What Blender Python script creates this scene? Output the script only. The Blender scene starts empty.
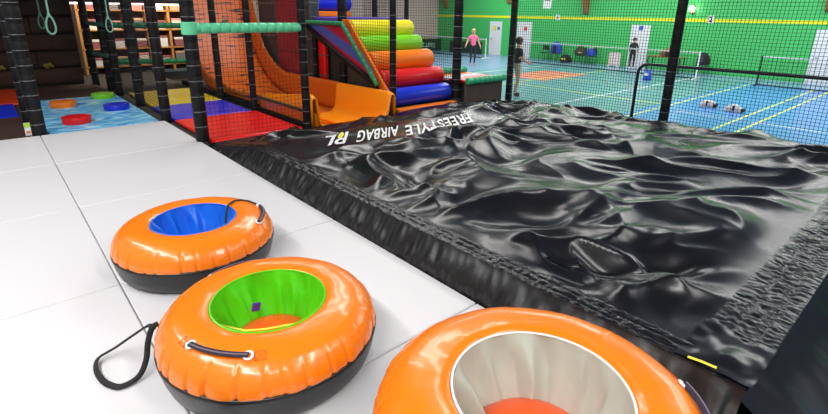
import bpy, bmesh, math, random
import numpy as np
from mathutils import Vector, Matrix, Quaternion

random.seed(7)
C = bpy.context.scene.collection
PI = math.pi

# ------------------------------------------------------------------ materials
MATS = {}
def mat(name, col, rough=0.5, metal=0.0, coat=0.0, bump=0.0, bscale=40.0, var=0.0, vscale=6.0,
        emit=None, estr=0.0, spec=0.5, stretch=(1, 1, 1)):
    if name in MATS:
        return MATS[name]
    m = bpy.data.materials.new(name); m.use_nodes = True
    nt = m.node_tree; b = nt.nodes['Principled BSDF']
    b.inputs['Roughness'].default_value = rough
    b.inputs['Metallic'].default_value = metal
    b.inputs['Specular IOR Level'].default_value = spec
    b.inputs['Coat Weight'].default_value = coat
    b.inputs['Coat Roughness'].default_value = 0.08
    tc = nt.nodes.new('ShaderNodeTexCoord')
    mp = nt.nodes.new('ShaderNodeMapping'); mp.inputs['Scale'].default_value = stretch
    nt.links.new(tc.outputs['Object'], mp.inputs['Vector'])
    nz = nt.nodes.new('ShaderNodeTexNoise'); nz.inputs['Scale'].default_value = vscale
    nz.inputs['Detail'].default_value = 5
    nt.links.new(mp.outputs[0], nz.inputs['Vector'])
    mx = nt.nodes.new('ShaderNodeMix'); mx.data_type = 'RGBA'
    c = np.array(col[:3])
    mx.inputs['A'].default_value = (*(c * (1 - var)), 1)
    mx.inputs['B'].default_value = (*np.clip(c * (1 + var), 0, 1), 1)
    nt.links.new(nz.outputs['Fac'], mx.inputs['Factor'])
    nt.links.new(mx.outputs['Result'], b.inputs['Base Color'])
    if bump:
        n2 = nt.nodes.new('ShaderNodeTexNoise'); n2.inputs['Scale'].default_value = bscale
        n2.inputs['Detail'].default_value = 4
        nt.links.new(mp.outputs[0], n2.inputs['Vector'])
        bp = nt.nodes.new('ShaderNodeBump'); bp.inputs['Strength'].default_value = bump
        bp.inputs['Distance'].default_value = 0.02
        nt.links.new(n2.outputs['Fac'], bp.inputs['Height'])
        nt.links.new(bp.outputs[0], b.inputs['Normal'])
    if emit:
        b.inputs['Emission Color'].default_value = (*emit, 1)
        b.inputs['Emission Strength'].default_value = estr
    MATS[name] = m
    return m

def water_mat():
    m = bpy.data.materials.new('water print vinyl'); m.use_nodes = True
    nt = m.node_tree; b = nt.nodes['Principled BSDF']; b.inputs['Roughness'].default_value = 0.4
    tc = nt.nodes.new('ShaderNodeTexCoord'); mp = nt.nodes.new('ShaderNodeMapping')
    mp.inputs['Scale'].default_value = (1.2, 3.2, 1)
    nt.links.new(tc.outputs['Object'], mp.inputs['Vector'])
    nz = nt.nodes.new('ShaderNodeTexNoise'); nz.inputs['Scale'].default_value = 2.4
    nz.inputs['Detail'].default_value = 7; nz.inputs['Distortion'].default_value = 1.6
    nt.links.new(mp.outputs[0], nz.inputs['Vector'])
    cr = nt.nodes.new('ShaderNodeValToRGB')
    e = cr.color_ramp.elements
    e[0].position = 0.30; e[0].color = (0.02, 0.22, 0.55, 1)
    e[1].position = 0.66; e[1].color = (0.72, 0.92, 0.98, 1)
    for p, c in ((0.46, (0.10, 0.45, 0.80, 1)), (0.56, (0.26, 0.68, 0.92, 1))):
        x = e.new(p); x.color = c
    nt.links.new(nz.outputs['Fac'], cr.inputs[0]); nt.links.new(cr.outputs[0], b.inputs['Base Color'])
    return m

def stripe_mat():
    m = bpy.data.materials.new('red and blue diagonal stripes'); m.use_nodes = True
    nt = m.node_tree; b = nt.nodes['Principled BSDF']; b.inputs['Roughness'].default_value = 0.45
    tc = nt.nodes.new('ShaderNodeTexCoord'); sp = nt.nodes.new('ShaderNodeSeparateXYZ')
    nt.links.new(tc.outputs['Object'], sp.inputs[0])
    def M(op, a, bb):
        n = nt.nodes.new('ShaderNodeMath'); n.operation = op
        for i, v in enumerate((a, bb)):
            if hasattr(v, 'is_output'): nt.links.new(v, n.inputs[i])
            elif v is not None: n.inputs[i].default_value = v
        return n.outputs[0]
    s = M('ADD', M('MULTIPLY', sp.outputs['Y'], -0.35), sp.outputs['Z'])
    f = M('FRACT', M('MULTIPLY', s, 2.6), None)
    g = M('GREATER_THAN', f, 0.5)
    mx = nt.nodes.new('ShaderNodeMix'); mx.data_type = 'RGBA'
    mx.inputs['A'].default_value = (0.5, 0.01, 0.05, 1); mx.inputs['B'].default_value = (0.07, 0.12, 0.5, 1)
    nt.links.new(g, mx.inputs['Factor']); nt.links.new(mx.outputs['Result'], b.inputs['Base Color'])
    return m

def slide_mat():
    m = bpy.data.materials.new('orange slide with black dashes'); m.use_nodes = True
    nt = m.node_tree; b = nt.nodes['Principled BSDF']; b.inputs['Roughness'].default_value = 0.35
    tc = nt.nodes.new('ShaderNodeTexCoord'); mp = nt.nodes.new('ShaderNodeMapping')
    mp.inputs['Scale'].default_value = (1.9, 15, 15)
    nt.links.new(tc.outputs['Object'], mp.inputs['Vector'])
    nz = nt.nodes.new('ShaderNodeTexNoise'); nz.inputs['Scale'].default_value = 1.5; nz.inputs['Detail'].default_value = 0
    nt.links.new(mp.outputs[0], nz.inputs['Vector'])
    cr = nt.nodes.new('ShaderNodeValToRGB'); e = cr.color_ramp.elements
    e[0].position = 0.66; e[0].color = (0.62, 0.125, 0.012, 1)
    e[1].position = 0.675; e[1].color = (0.03, 0.012, 0.006, 1)
    nt.links.new(nz.outputs['Fac'], cr.inputs[0]); nt.links.new(cr.outputs[0], b.inputs['Base Color'])
    return m

def rock_mat():
    m = bpy.data.materials.new('brown sculpted plank wall'); m.use_nodes = True
    nt = m.node_tree; b = nt.nodes['Principled BSDF']; b.inputs['Roughness'].default_value = 0.8
    tc = nt.nodes.new('ShaderNodeTexCoord')
    bt = nt.nodes.new('ShaderNodeTexBrick'); bt.inputs['Scale'].default_value = 1.0
    bt.inputs['Brick Width'].default_value = 1.7; bt.inputs['Row Height'].default_value = 0.36
    bt.inputs['Mortar Size'].default_value = 0.02
    bt.inputs['Color1'].default_value = (0.055, 0.026, 0.016, 1); bt.inputs['Color2'].default_value = (0.035, 0.018, 0.012, 1)
    bt.inputs['Mortar'].default_value = (0.006, 0.004, 0.003, 1)
    mp = nt.nodes.new('ShaderNodeMapping'); mp.inputs['Rotation'].default_value = (PI / 2, 0, 0)
    nt.links.new(tc.outputs['Object'], mp.inputs['Vector']); nt.links.new(mp.outputs[0], bt.inputs['Vector'])
    nt.links.new(bt.outputs['Color'], b.inputs['Base Color'])
    nz = nt.nodes.new('ShaderNodeTexNoise'); nz.inputs['Scale'].default_value = 7
    nt.links.new(tc.outputs['Object'], nz.inputs['Vector'])
    bp = nt.nodes.new('ShaderNodeBump'); bp.inputs['Strength'].default_value = 0.6
    nt.links.new(nz.outputs['Fac'], bp.inputs['Height']); nt.links.new(bp.outputs[0], b.inputs['Normal'])
    return m

M_MAT = mat('light grey vinyl', (0.70, 0.69, 0.71), 0.42, bump=0.04, bscale=180, var=0.015, vscale=2)
M_ORANGE = mat('orange vinyl', (1.0, 0.215, 0.006), 0.26, coat=0.3, bump=0.10, bscale=9, var=0.04, vscale=3)
M_ORANGE_D = mat('orange stitched vinyl', (0.55, 0.09, 0.004), 0.4)
M_SEAT = mat('red orange vinyl', (0.9, 0.10, 0.008), 0.3, bump=0.15, bscale=8)
M_TUBBLK = mat('black hard plastic', (0.010, 0.010, 0.010), 0.33, bump=0.1, bscale=30)
M_BLUEL = mat('blue liner fabric', (0.01, 0.16, 0.80), 0.3, bump=0.3, bscale=14, var=0.2)
M_GREENL = mat('green liner fabric', (0.10, 0.62, 0.008), 0.3, bump=0.3, bscale=12, var=0.15)
M_GREYL = mat('grey green liner fabric', (0.50, 0.51, 0.43), 0.55, bump=0.2, bscale=12, var=0.12)
M_NAVY = mat('dark navy webbing', (0.016, 0.012, 0.03), 0.6, bump=0.3, bscale=200)
M_BLKWEB = mat('black webbing', (0.008, 0.008, 0.008), 0.7, bump=0.3, bscale=200)
M_WHITE = mat('white plastic', (0.85, 0.85, 0.85), 0.4)
M_PURPLE = mat('purple cloth', (0.14, 0.03, 0.42), 0.6)
M_YEL = mat('yellow cloth', (0.80, 0.72, 0.05), 0.5)
M_BAG = mat('black glossy vinyl', (0.006, 0.006, 0.008), 0.25, bump=0.05, bscale=9, var=0.2, spec=0.5)
M_BAGS = mat('black skirt fabric', (0.009, 0.009, 0.010), 0.38, bump=0.16, bscale=16, stretch=(1, 1, 0.35))
M_BAGG = mat('black gathered vinyl', (0.006, 0.006, 0.008), 0.27, bump=0.05, bscale=40)
M_LETTER = mat('white print', (0.88, 0.88, 0.88), 0.4)
M_FOAM = mat('black foam sleeve', (0.007, 0.007, 0.008), 0.5, bump=0.2, bscale=60, spec=0.25)
M_TIE = mat('grey cable tie', (0.12, 0.12, 0.13), 0.4)
M_NET = mat('black net cord', (0.006, 0.006, 0.007), 0.7)
M_MINT = mat('mint green vinyl', (0.14, 0.72, 0.38), 0.35)
M_GREEN = mat('green vinyl', (0.015, 0.24, 0.09), 0.4)
M_RED = mat('red vinyl', (0.80, 0.008, 0.008), 0.3, bump=0.05)
M_BLUE = mat('blue vinyl', (0.010, 0.030, 0.62), 0.32)
M_YELM = mat('yellow vinyl', (0.78, 0.60, 0.01), 0.3)
M_BROWN = mat('dark brown vinyl', (0.045, 0.022, 0.014), 0.6, bump=0.3, bscale=20)
M_DECK = mat('dark deck board', (0.03, 0.028, 0.026), 0.7)
M_SLY = mat('amber moulded plastic', (1.0, 0.30, 0.006), 0.28, bump=0.1, bscale=6)
M_SLO = mat('orange moulded plastic', (0.66, 0.135, 0.01), 0.3)
M_RY = mat('yellow foam vinyl', (0.90, 0.80, 0.02), 0.32)
M_RG = mat('lime foam vinyl', (0.20, 0.66, 0.015), 0.32)
M_RO = mat('orange foam vinyl', (1.0, 0.22, 0.01), 0.32)
M_RR = mat('scarlet foam vinyl', (0.76, 0.012, 0.016), 0.32)
M_RB = mat('royal blue foam vinyl', (0.012, 0.04, 0.66), 0.3)
M_PURD = mat('violet vinyl', (0.11, 0.06, 0.42), 0.4)
M_GWALL = mat('green painted wall', (0.06, 0.50, 0.13), 0.5, bump=0.1, bscale=6, var=0.06, vscale=0.6)
M_PINK = mat('pale pink plaster', (0.62, 0.47, 0.42), 0.8, bump=0.1, bscale=5)
M_CEIL = mat('pale ceiling', (0.25, 0.27, 0.30), 0.8)
M_STRIPE = mat('yellow paint stripe', (0.80, 0.80, 0.02), 0.5)
M_COURT = mat('teal court floor', (0.12, 0.30, 0.345), 0.28, var=0.15, vscale=0.4)
M_COURTB = mat('blue court floor', (0.075, 0.25, 0.60), 0.28, var=0.12, vscale=0.5)
M_COURTE = mat('grey blue court edge', (0.20, 0.34, 0.52), 0.3, var=0.1)
M_COURTR = mat('coral court patch', (0.70, 0.22, 0.15), 0.35)
M_LINEY = mat('yellow court line', (0.72, 0.80, 0.15), 0.4)
M_LINEW = mat('white court line', (0.75, 0.80, 0.82), 0.4)
M_WOOD = mat('warm wood', (0.42, 0.19, 0.05), 0.5, bump=0.1, var=0.2, vscale=8, stretch=(1, 1, 0.2))
M_WOODB = mat('brown beam wood', (0.30, 0.13, 0.045), 0.5, var=0.2, vscale=8)
M_DOOR = mat('white door paint', (0.74, 0.77, 0.80), 0.4)
M_STEEL = mat('dark steel tube', (0.03, 0.035, 0.04), 0.35, metal=0.6)
M_SKIN = mat('skin', (0.62, 0.34, 0.25), 0.5)
M_HAIRB = mat('blond hair', (0.55, 0.36, 0.14), 0.6)
M_HAIRD = mat('dark brown hair', (0.035, 0.02, 0.012), 0.6)
M_PINKC = mat('pink shirt cloth', (0.86, 0.14, 0.30), 0.7)
M_BLKC = mat('black clothing', (0.014, 0.014, 0.018), 0.75)
M_BEIGE = mat('beige shorts cloth', (0.48, 0.40, 0.27), 0.8)
M_PINKS = mat('pink shoe', (0.85, 0.2, 0.32), 0.6)
M_EYE = mat('dark eye', (0.02, 0.02, 0.02), 0.3)
M_ROPE = mat('pale green rope', (0.30, 0.62, 0.47), 0.7, bump=0.4, bscale=120)
M_ROPED = mat('dull green rope', (0.07, 0.18, 0.13), 0.7, bump=0.4, bscale=120)
M_DKRED = mat('dark red padding', (0.30, 0.02, 0.035), 0.5)
M_GREYP = mat('dark grey padding', (0.035, 0.04, 0.045), 0.5)
M_WARMW = mat('warm cream wall', (0.62, 0.42, 0.30), 0.7)
M_BOARD = mat('dark green banner', (0.015, 0.05, 0.028), 0.4)
M_BLUEC = mat('blue coat cloth', (0.02, 0.07, 0.55), 0.7)
M_PLUM = mat('dark chair plastic', (0.03, 0.03, 0.03), 0.5)
M_PRINTR = mat('red print', (0.75, 0.06, 0.05), 0.5)
M_PRINTB = mat('blue print', (0.06, 0.12, 0.55), 0.5)
M_BLACK = mat('black print', (0.01, 0.01, 0.01), 0.5)
M_LAMP = mat('lamp glass', (1, 0.95, 0.85), 0.4, emit=(1, 0.93, 0.8), estr=14)
M_TUBEL = mat('fluorescent tube', (1, 1, 1), 0.4, emit=(1, 0.97, 0.92), estr=1.6)
M_CARDG = mat('lime card', (0.45, 0.72, 0.06), 0.5)
M_WATER = water_mat(); M_DIAG = stripe_mat(); M_SLDASH = slide_mat(); M_ROCK = rock_mat()

# ------------------------------------------------------------------ mesh helper
class MB:
    def __init__(s): s.v = []; s.f = []; s.m = []
    def add(s, vs, fs, mi=0):
        o = len(s.v); s.v += [tuple(map(float, v)) for v in vs]
        s.f += [tuple(i + o for i in f) for f in fs]; s.m += [mi] * len(fs); return s
    def box(s, lo, hi, mi=0):
        x0, y0, z0 = lo; x1, y1, z1 = hi
        return s.add([(x0, y0, z0), (x1, y0, z0), (x1, y1, z0), (x0, y1, z0), (x0, y0, z1), (x1, y0, z1), (x1, y1, z1), (x0, y1, z1)],
              [(0, 3, 2, 1), (4, 5, 6, 7), (0, 1, 5, 4), (1, 2, 6, 5), (2, 3, 7, 6), (3, 0, 4, 7)], mi)
    def tube(s, path, r, seg=10, mi=0, closed=False, flat=1.0, cap=True):
        P = [Vector(p) for p in path]; n = len(P)
        rs = r if isinstance(r, (list, tuple)) else [r] * n
        vs = []; up = None
        for i in range(n):
            a = P[i - 1] if (i > 0 or closed) else P[i]; b = P[(i + 1) % n] if (i < n - 1 or closed) else P[i]
            t = (b - a).normalized()
            if up is None:
                up = Vector((0, 0, 1)) if abs(t.z) < 0.9 else Vector((1, 0, 0))
            x = t.cross(up).normalized(); up2 = x.cross(t).normalized(); up = up2
            for k in range(seg):
                q = 2 * PI * k / seg
                vs.append(P[i] + x * (rs[i] * math.cos(q)) + up2 * (rs[i] * flat * math.sin(q)))
        fs = []
        for i in range(n if closed else n - 1):
            j = (i + 1) % n
            for k in range(seg):
                k2 = (k + 1) % seg
                fs.append((i * seg + k, i * seg + k2, j * seg + k2, j * seg + k))
        if cap and not closed:
            fs.append(tuple(range(seg - 1, -1, -1))); fs.append(tuple((n - 1) * seg + k for k in range(seg)))
        return s.add(vs, fs, mi)
    def lathe(s, prof, seg=32, mi=0, axis='z', c=(0, 0, 0), disp=None, capb=False, capt=False):
        vs = []; n = len(prof)
        for i, (r, z) in enumerate(prof):
            for k in range(seg):
                q = 2 * PI * k / seg
                rr, zz = (r, z) if disp is None else disp(r, z, q, i)
                p = (rr * math.cos(q), rr * math.sin(q), zz)
                if axis == 'x': p = (p[2], p[0], p[1])
                if axis == 'y': p = (p[1], p[2], p[0])
                vs.append((p[0] + c[0], p[1] + c[1], p[2] + c[2]))
        fs = [(i * seg + k, i * seg + (k + 1) % seg, (i + 1) * seg + (k + 1) % seg, (i + 1) * seg + k) for i in range(n - 1) for k in range(seg)]
        if capb: fs.append(tuple(range(seg - 1, -1, -1)))
        if capt: fs.append(tuple((n - 1) * seg + k for k in range(seg)))
        return s.add(vs, fs, mi)
    def grid(s, P, mi=0, flip=False):
        nu, nv = P.shape[:2]
        vs = P.reshape(-1, 3)
        fs = []
        for i in range(nu - 1):
            for j in range(nv - 1):
                f = (i * nv + j, (i + 1) * nv + j, (i + 1) * nv + j + 1, i * nv + j + 1)
                fs.append(f[::-1] if flip else f)
        return s.add(vs, fs, mi)
    def prism(s, poly, axis, a, b, mi=0):
        # poly in the two other axes (in x,y,z order), extruded along axis from a to b
        n = len(poly); vs = []
        for t in (a, b):
            for p in poly:
                q = list(p); q.insert('xyz'.index(axis), t); vs.append(q)
        fs = [tuple(range(n - 1, -1, -1)), tuple(range(n, 2 * n))] + [(i, (i + 1) % n, n + (i + 1) % n, n + i) for i in range(n)]
        return s.add(vs, fs, mi)
    def build(s, name, mats, parent=None, smooth=True, bevel=0.0, seg=2, angle=40, subsurf=0, solid=0.0):
        me = bpy.data.meshes.new(name); me.from_pydata(s.v, [], s.f)
        if not isinstance(mats, (list, tuple)): mats = [mats]
        for m in mats: me.materials.append(m)
        me.polygons.foreach_set('material_index', s.m)
        bm = bmesh.new(); bm.from_mesh(me); bmesh.ops.recalc_face_normals(bm, faces=bm.faces); bm.to_mesh(me); bm.free()
        if smooth:
            me.polygons.foreach_set('use_smooth', [True] * len(me.polygons))
            try: me.set_sharp_from_angle(angle=math.radians(angle))
            except Exception: pass
        me.update()
        o = bpy.data.objects.new(name, me); C.objects.link(o)
        if parent: o.parent = parent
        if bevel:
            b = o.modifiers.new('b', 'BEVEL'); b.width = bevel; b.segments = seg; b.limit_method = 'ANGLE'
            b.harden_normals = False
        if subsurf:
            b = o.modifiers.new('s', 'SUBSURF'); b.levels = b.render_levels = subsurf
        if solid:
            b = o.modifiers.new('t', 'SOLIDIFY'); b.thickness = solid; b.offset = 0
        return o

def thing(name, label, cat, loc=(0, 0, 0), rz=0.0, group=None):
    o = bpy.data.objects.new(name, None); C.objects.link(o); o.empty_display_size = 0.1
    o.location = loc; o.rotation_euler = (0, 0, rz)
    return tag(o, label, cat, group)
def tag(o, label, cat, group=None):
    o['label'] = label; o['category'] = cat
    if group: o['group'] = group
    return o
def struct(o):
    o['kind'] = 'structure'; return o
def dup_tree(root, loc, label, group=None, rz=0.0):
    r = root.copy(); C.objects.link(r); r.location = loc; r.rotation_euler = (0, 0, rz); r['label'] = label
    if group: r['group'] = group
    for ch in list(root.children):
        c = ch.copy(); C.objects.link(c); c.parent = r
        for g in ch.children:
            d = g.copy(); C.objects.link(d); d.parent = c
    return r

# ------------------------------------------------------------------ noise
_rng = np.random.default_rng(11)
_perm = np.tile(_rng.permutation(512), 3)
_ang = _rng.random(512) * 2 * np.pi
def perlin(x, y, off=0):
    x = np.asarray(x, float) + off * 17.3; y = np.asarray(y, float) + off * 9.1
    xi = np.floor(x).astype(int); yi = np.floor(y).astype(int); xf = x - xi; yf = y - yi
    u = xf ** 3 * (xf * (xf * 6 - 15) + 10); v = yf ** 3 * (yf * (yf * 6 - 15) + 10)
    def g(ix, iy, dx, dy):
        a = _ang[_perm[(_perm[ix & 511] + iy) & 511]]
        return np.cos(a) * dx + np.sin(a) * dy
    n0 = g(xi, yi, xf, yf) * (1 - u) + g(xi + 1, yi, xf - 1, yf) * u
    n1 = g(xi, yi + 1, xf, yf - 1) * (1 - u) + g(xi + 1, yi + 1, xf - 1, yf - 1) * u
    return (n0 * (1 - v) + n1 * v) * 1.4
def ridge(x, y, off=0, p=1.0):
    return (1 - np.clip(np.abs(perlin(x, y, off)) * 1.6, 0, 1)) ** p
def worley(x, y, off=0):
    x = np.asarray(x, float); y = np.asarray(y, float)
    xi = np.floor(x).astype(int); yi = np.floor(y).astype(int); d1 = np.full(x.shape, 9.0); hh = np.zeros(x.shape)
    for i in (-1, 0, 1):
        for j in (-1, 0, 1):
            k = _perm[(_perm[(xi + i + off * 31) & 511] + yi + j + off * 57) & 511]
            px = xi + i + .5 + .42 * np.cos(_ang[k]); py = yi + j + .5 + .42 * np.sin(_ang[k] * 3.7)
            tx = .5 * np.cos(_ang[k] * 5.1); ty = .5 * np.sin(_ang[k] * 7.3)
            d = np.sqrt((x - px) ** 2 + (y - py) ** 2 + .01) + tx * (x - px) + ty * (y - py)
            d1 = np.minimum(d1, d)
    return d1
def sm(t):
    t = np.clip(t, 0, 1); return t * t * (3 - 2 * t)

# ================================================================== setting
FZ = -0.9; WX = 24.75; WY = 25.85; CZ = 5.0
fl = MB()
fl.box((-4, -9, FZ - 0.1), (WX, WY, FZ), 0)
def fbox(x0, y0, x1, y1, mi, h=0.002): fl.box((x0, y0, FZ - 0.01), (x1, y1, FZ + h), mi)
fbox(7, -9, WX, 6.0, 1, 0.0015)
fbox(23.0, -9, WX, WY, 2, 0.002)
fbox(8, 15.2, 23.0, WY, 2, 0.0018)
fbox(16.6, 11.2, 19.9, 13.3, 3, 0.003)
for y in (3.73, 3.28, 5.72, 11.6, -1.2): fbox(7, y - 0.03, 22.8, y + 0.03, 4, 0.004)
for x in (15.0, 17.9): fbox(x - 0.03, 5.72, x + 0.03, 11.6, 4, 0.004)
for x in (14.2,): fbox(x - 0.03, -4, x + 0.03, 5.2, 5, 0.005)
for y in (7.9, 14.6): fbox(9, y - 0.03, 22.8, y + 0.03, 5, 0.005)
struct(fl.build('floor', [M_COURT, M_COURTB, M_COURTE, M_COURTR, M_LINEY, M_LINEW], smooth=False))
struct(MB().box((WX, -9, FZ), (WX + 0.2, WY, CZ)).build('wall_right', M_GWALL, smooth=False))
struct(MB().box((-4, WY, FZ), (WX + 0.2, WY + 0.2, CZ)).build('wall_back', M_PINK, smooth=False))
struct(MB().box((-4, -9, CZ), (WX + 0.2, WY + 0.2, CZ + 0.15)).build('ceiling', M_CEIL, smooth=False))
struct(MB().box((WX - 0.012, -9, 1.37), (WX + 0.01, WY, 1.50)).build('trim_1', M_STRIPE, smooth=False))
# doors of the hall
def hall_door(n, y0, y1, z1, signs):
    d = MB().box((WX - 0.05, y0, FZ), (WX + 0.02, y1, z1)).build('door_%d' % n, M_DOOR, smooth=False, bevel=0.006)
    struct(d)
    fr = MB(); w = 0.05
    fr.prism([(y0 - w, FZ), (y0, FZ), (y0, z1), (y1, z1), (y1, FZ), (y1 + w, FZ), (y1 + w, z1 + w), (y0 - w, z1 + w)], 'x', WX - 0.06, WX + 0.02)
    fr.build('door_frame', M_DOOR, d, smooth=False)
    MB().tube([(WX - 0.05, y1 - 0.1, 0.1), (WX - 0.1, y1 - 0.1, 0.1), (WX - 0.1, y1 - 0.22, 0.1)], 0.014, 8).build('door_handle', M_STEEL, d)
    for (ya, za, s, m) in signs:
        MB().box((WX - 0.06, ya - s, za - s), (WX - 0.045, ya + s, za + s)).build('door_sign', m, d, smooth=False)
hall_door(1, 20.13, 20.96, 1.10, [(20.6, 0.75, 0.13, M_YEL), (20.3, 0.75, 0.09, M_PRINTB)])
hall_door(2, 17.87, 18.80, 1.13, [(18.25, 0.78, 0.11, M_PRINTR)])
hall_door(3, 10.95, 11.78, 1.13, [(11.35, 1.02, 0.10, M_PRINTB)])
hall_door(4, 3.40, 4.42, 1.13, [(3.9, 0.7, 0.09, M_PRINTB)])
# glulam beam feet coming down the green wall
for i, (y, zt) in enumerate(((19.58, 2.18), (14.42, 1.62), (4.25, 1.8), (25.0, 1.9))):
    b = MB()
    b.prism([(WX + 0.02, zt - 0.1), (WX - 0.16, zt), (WX - 1.15, CZ), (WX + 0.02, CZ)], 'y', y - 0.13, y + 0.13) if False else \
        b.add([(WX + .02, y - .13, zt), (WX - .16, y - .13, zt + .08), (WX - 1.1, y - .13, CZ), (WX + .02, y - .13, CZ),
               (WX + .02, y + .13, zt), (WX - .16, y + .13, zt + .08), (WX - 1.1, y + .13, CZ), (WX + .02, y + .13, CZ)],
              [(0, 1, 2, 3), (7, 6, 5, 4), (0, 4, 5, 1), (1, 5, 6, 2), (2, 6, 7, 3), (3, 7, 4, 0)])
    struct(b.build('trim_%d' % (i + 2), M_WOODB, smooth=False))

# play platform under the mats (hall floor up to the mats) and an unseen deck added to shade the far corner
struct(MB().box((-3, -3, FZ), (1.885, 7.92, -0.052)).build('platform_floor', M_DECK, smooth=False))
struct(MB().box((-3, 7.92, FZ), (3.42, 17.5, -0.052)).build('platform_floor', M_DECK, smooth=False))
struct(MB().box((1.885, 6.27, FZ), (3.42, 7.92, -0.052)).build('platform_floor', M_DECK, smooth=False))
struct(MB().box((3.42, 6.3, FZ), (6.75, 17.5, -0.35)).build('platform_floor', M_DECK, smooth=False))
struct(MB().box((-3, 9.7, 2.25), (1.75, 13.6, 2.35)).build('upper_shade_deck', M_DECK, smooth=False))
# brown sculpted wall at the far corner
xs = np.linspace(-3, 1.62, 90); zs = np.linspace(-0.05, 2.25, 46)
XX, ZZ = np.meshgrid(xs, zs, indexing='ij')
row = np.floor(ZZ / 0.36); DD = 0.05 * perlin(XX * 1.3, row * 3.7, 2) + 0.03 * perlin(XX * 5, ZZ * 5, 3)
DD -= 0.06 * np.exp(-((ZZ / 0.36 - np.round(ZZ / 0.36)) / 0.10) ** 2)
wl = MB().grid(np.stack([XX, 13.2 - DD, ZZ], -1))
wl.box((-3, 13.32, -0.05), (1.62, 13.5, 2.25))
struct(wl.build('wall_left', M_ROCK, smooth=True))
struct(MB().box((1.3, 17.0, -0.05), (9, 17.2, 2.8)).build('partition_wall', M_WARMW, smooth=False))

# ================================================================== grey floor mats
def mat_mesh(w, d):
    m = MB().box((-w / 2, -d / 2, -0.05), (w / 2, d / 2, 0.0))
    return m
XC = (-0.396, 1.131); WX_ = 1.522
rows = [(0.03, 1.586), (1.594, 3.126), (3.134, 4.695), (4.703, 6.276), (6.284, 7.90)]
mat_labels = {
 (1, 0): 'light grey floor mat beneath the tube with a grey liner', (1, 1): 'light grey floor mat beneath the tube with a green liner',
 (1, 2): 'light grey floor mat beneath the tube with a blue liner', (1, 3): 'light grey floor mat meeting the black airbag, just behind the blue-lined tube',
 (1, 4): 'light grey floor mat bordering the blue water-print mat with stepping stones',
 (0, 1): 'light grey floor mat under the tip of the black tow strap', (0, 2): 'light grey floor mat alongside the blue-lined tube, away from the airbag',
 (0, 3): 'empty light grey floor mat, second from the dark brown mat', (0, 4): 'light grey floor mat bordering the dark brown mat by the wall'}
for (c, r), lb in mat_labels.items():
    y0, y1 = rows[r]; w = WX_; d = y1 - y0
    t = thing('floor_mat', lb, 'floor mat', (XC[c], (y0 + y1) / 2, 0), 0, 'light grey floor mats')
    n = 14
    U, V = np.meshgrid(np.linspace(-w / 2, w / 2, n), np.linspace(-d / 2, d / 2, n), indexing='ij')
    o = mat_mesh(w, d).build('mat_body', M_MAT, t, bevel=0.009, seg=3)
    MB().box((-w / 2 + .02, -d / 2 + .02, -.052), (w / 2 - .02, d / 2 - .02, -.046)).build('mat_underside', M_DECK, t, smooth=False)

def spl(pts, n):
    P = np.array(pts, float); d = np.r_[0, np.cumsum(np.hypot(*np.diff(P, axis=0).T))]
    t = np.linspace(0, d[-1], n)
    # catmull-rom through the points
    out = []
    for tt in t:
        i = min(np.searchsorted(d, tt, side='right') - 1, len(P) - 2); u = (tt - d[i]) / (d[i + 1] - d[i])
        p0, p1, p2, p3 = P[max(i - 1, 0)], P[i], P[i + 1], P[min(i + 2, len(P) - 1)]
        out.append(.5 * (2 * p1 + (p2 - p0) * u + (2 * p0 - 5 * p1 + 4 * p2 - p3) * u * u + (3 * p1 - p0 - 3 * p2 + p3) * u ** 3))
    return np.array(out)
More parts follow.
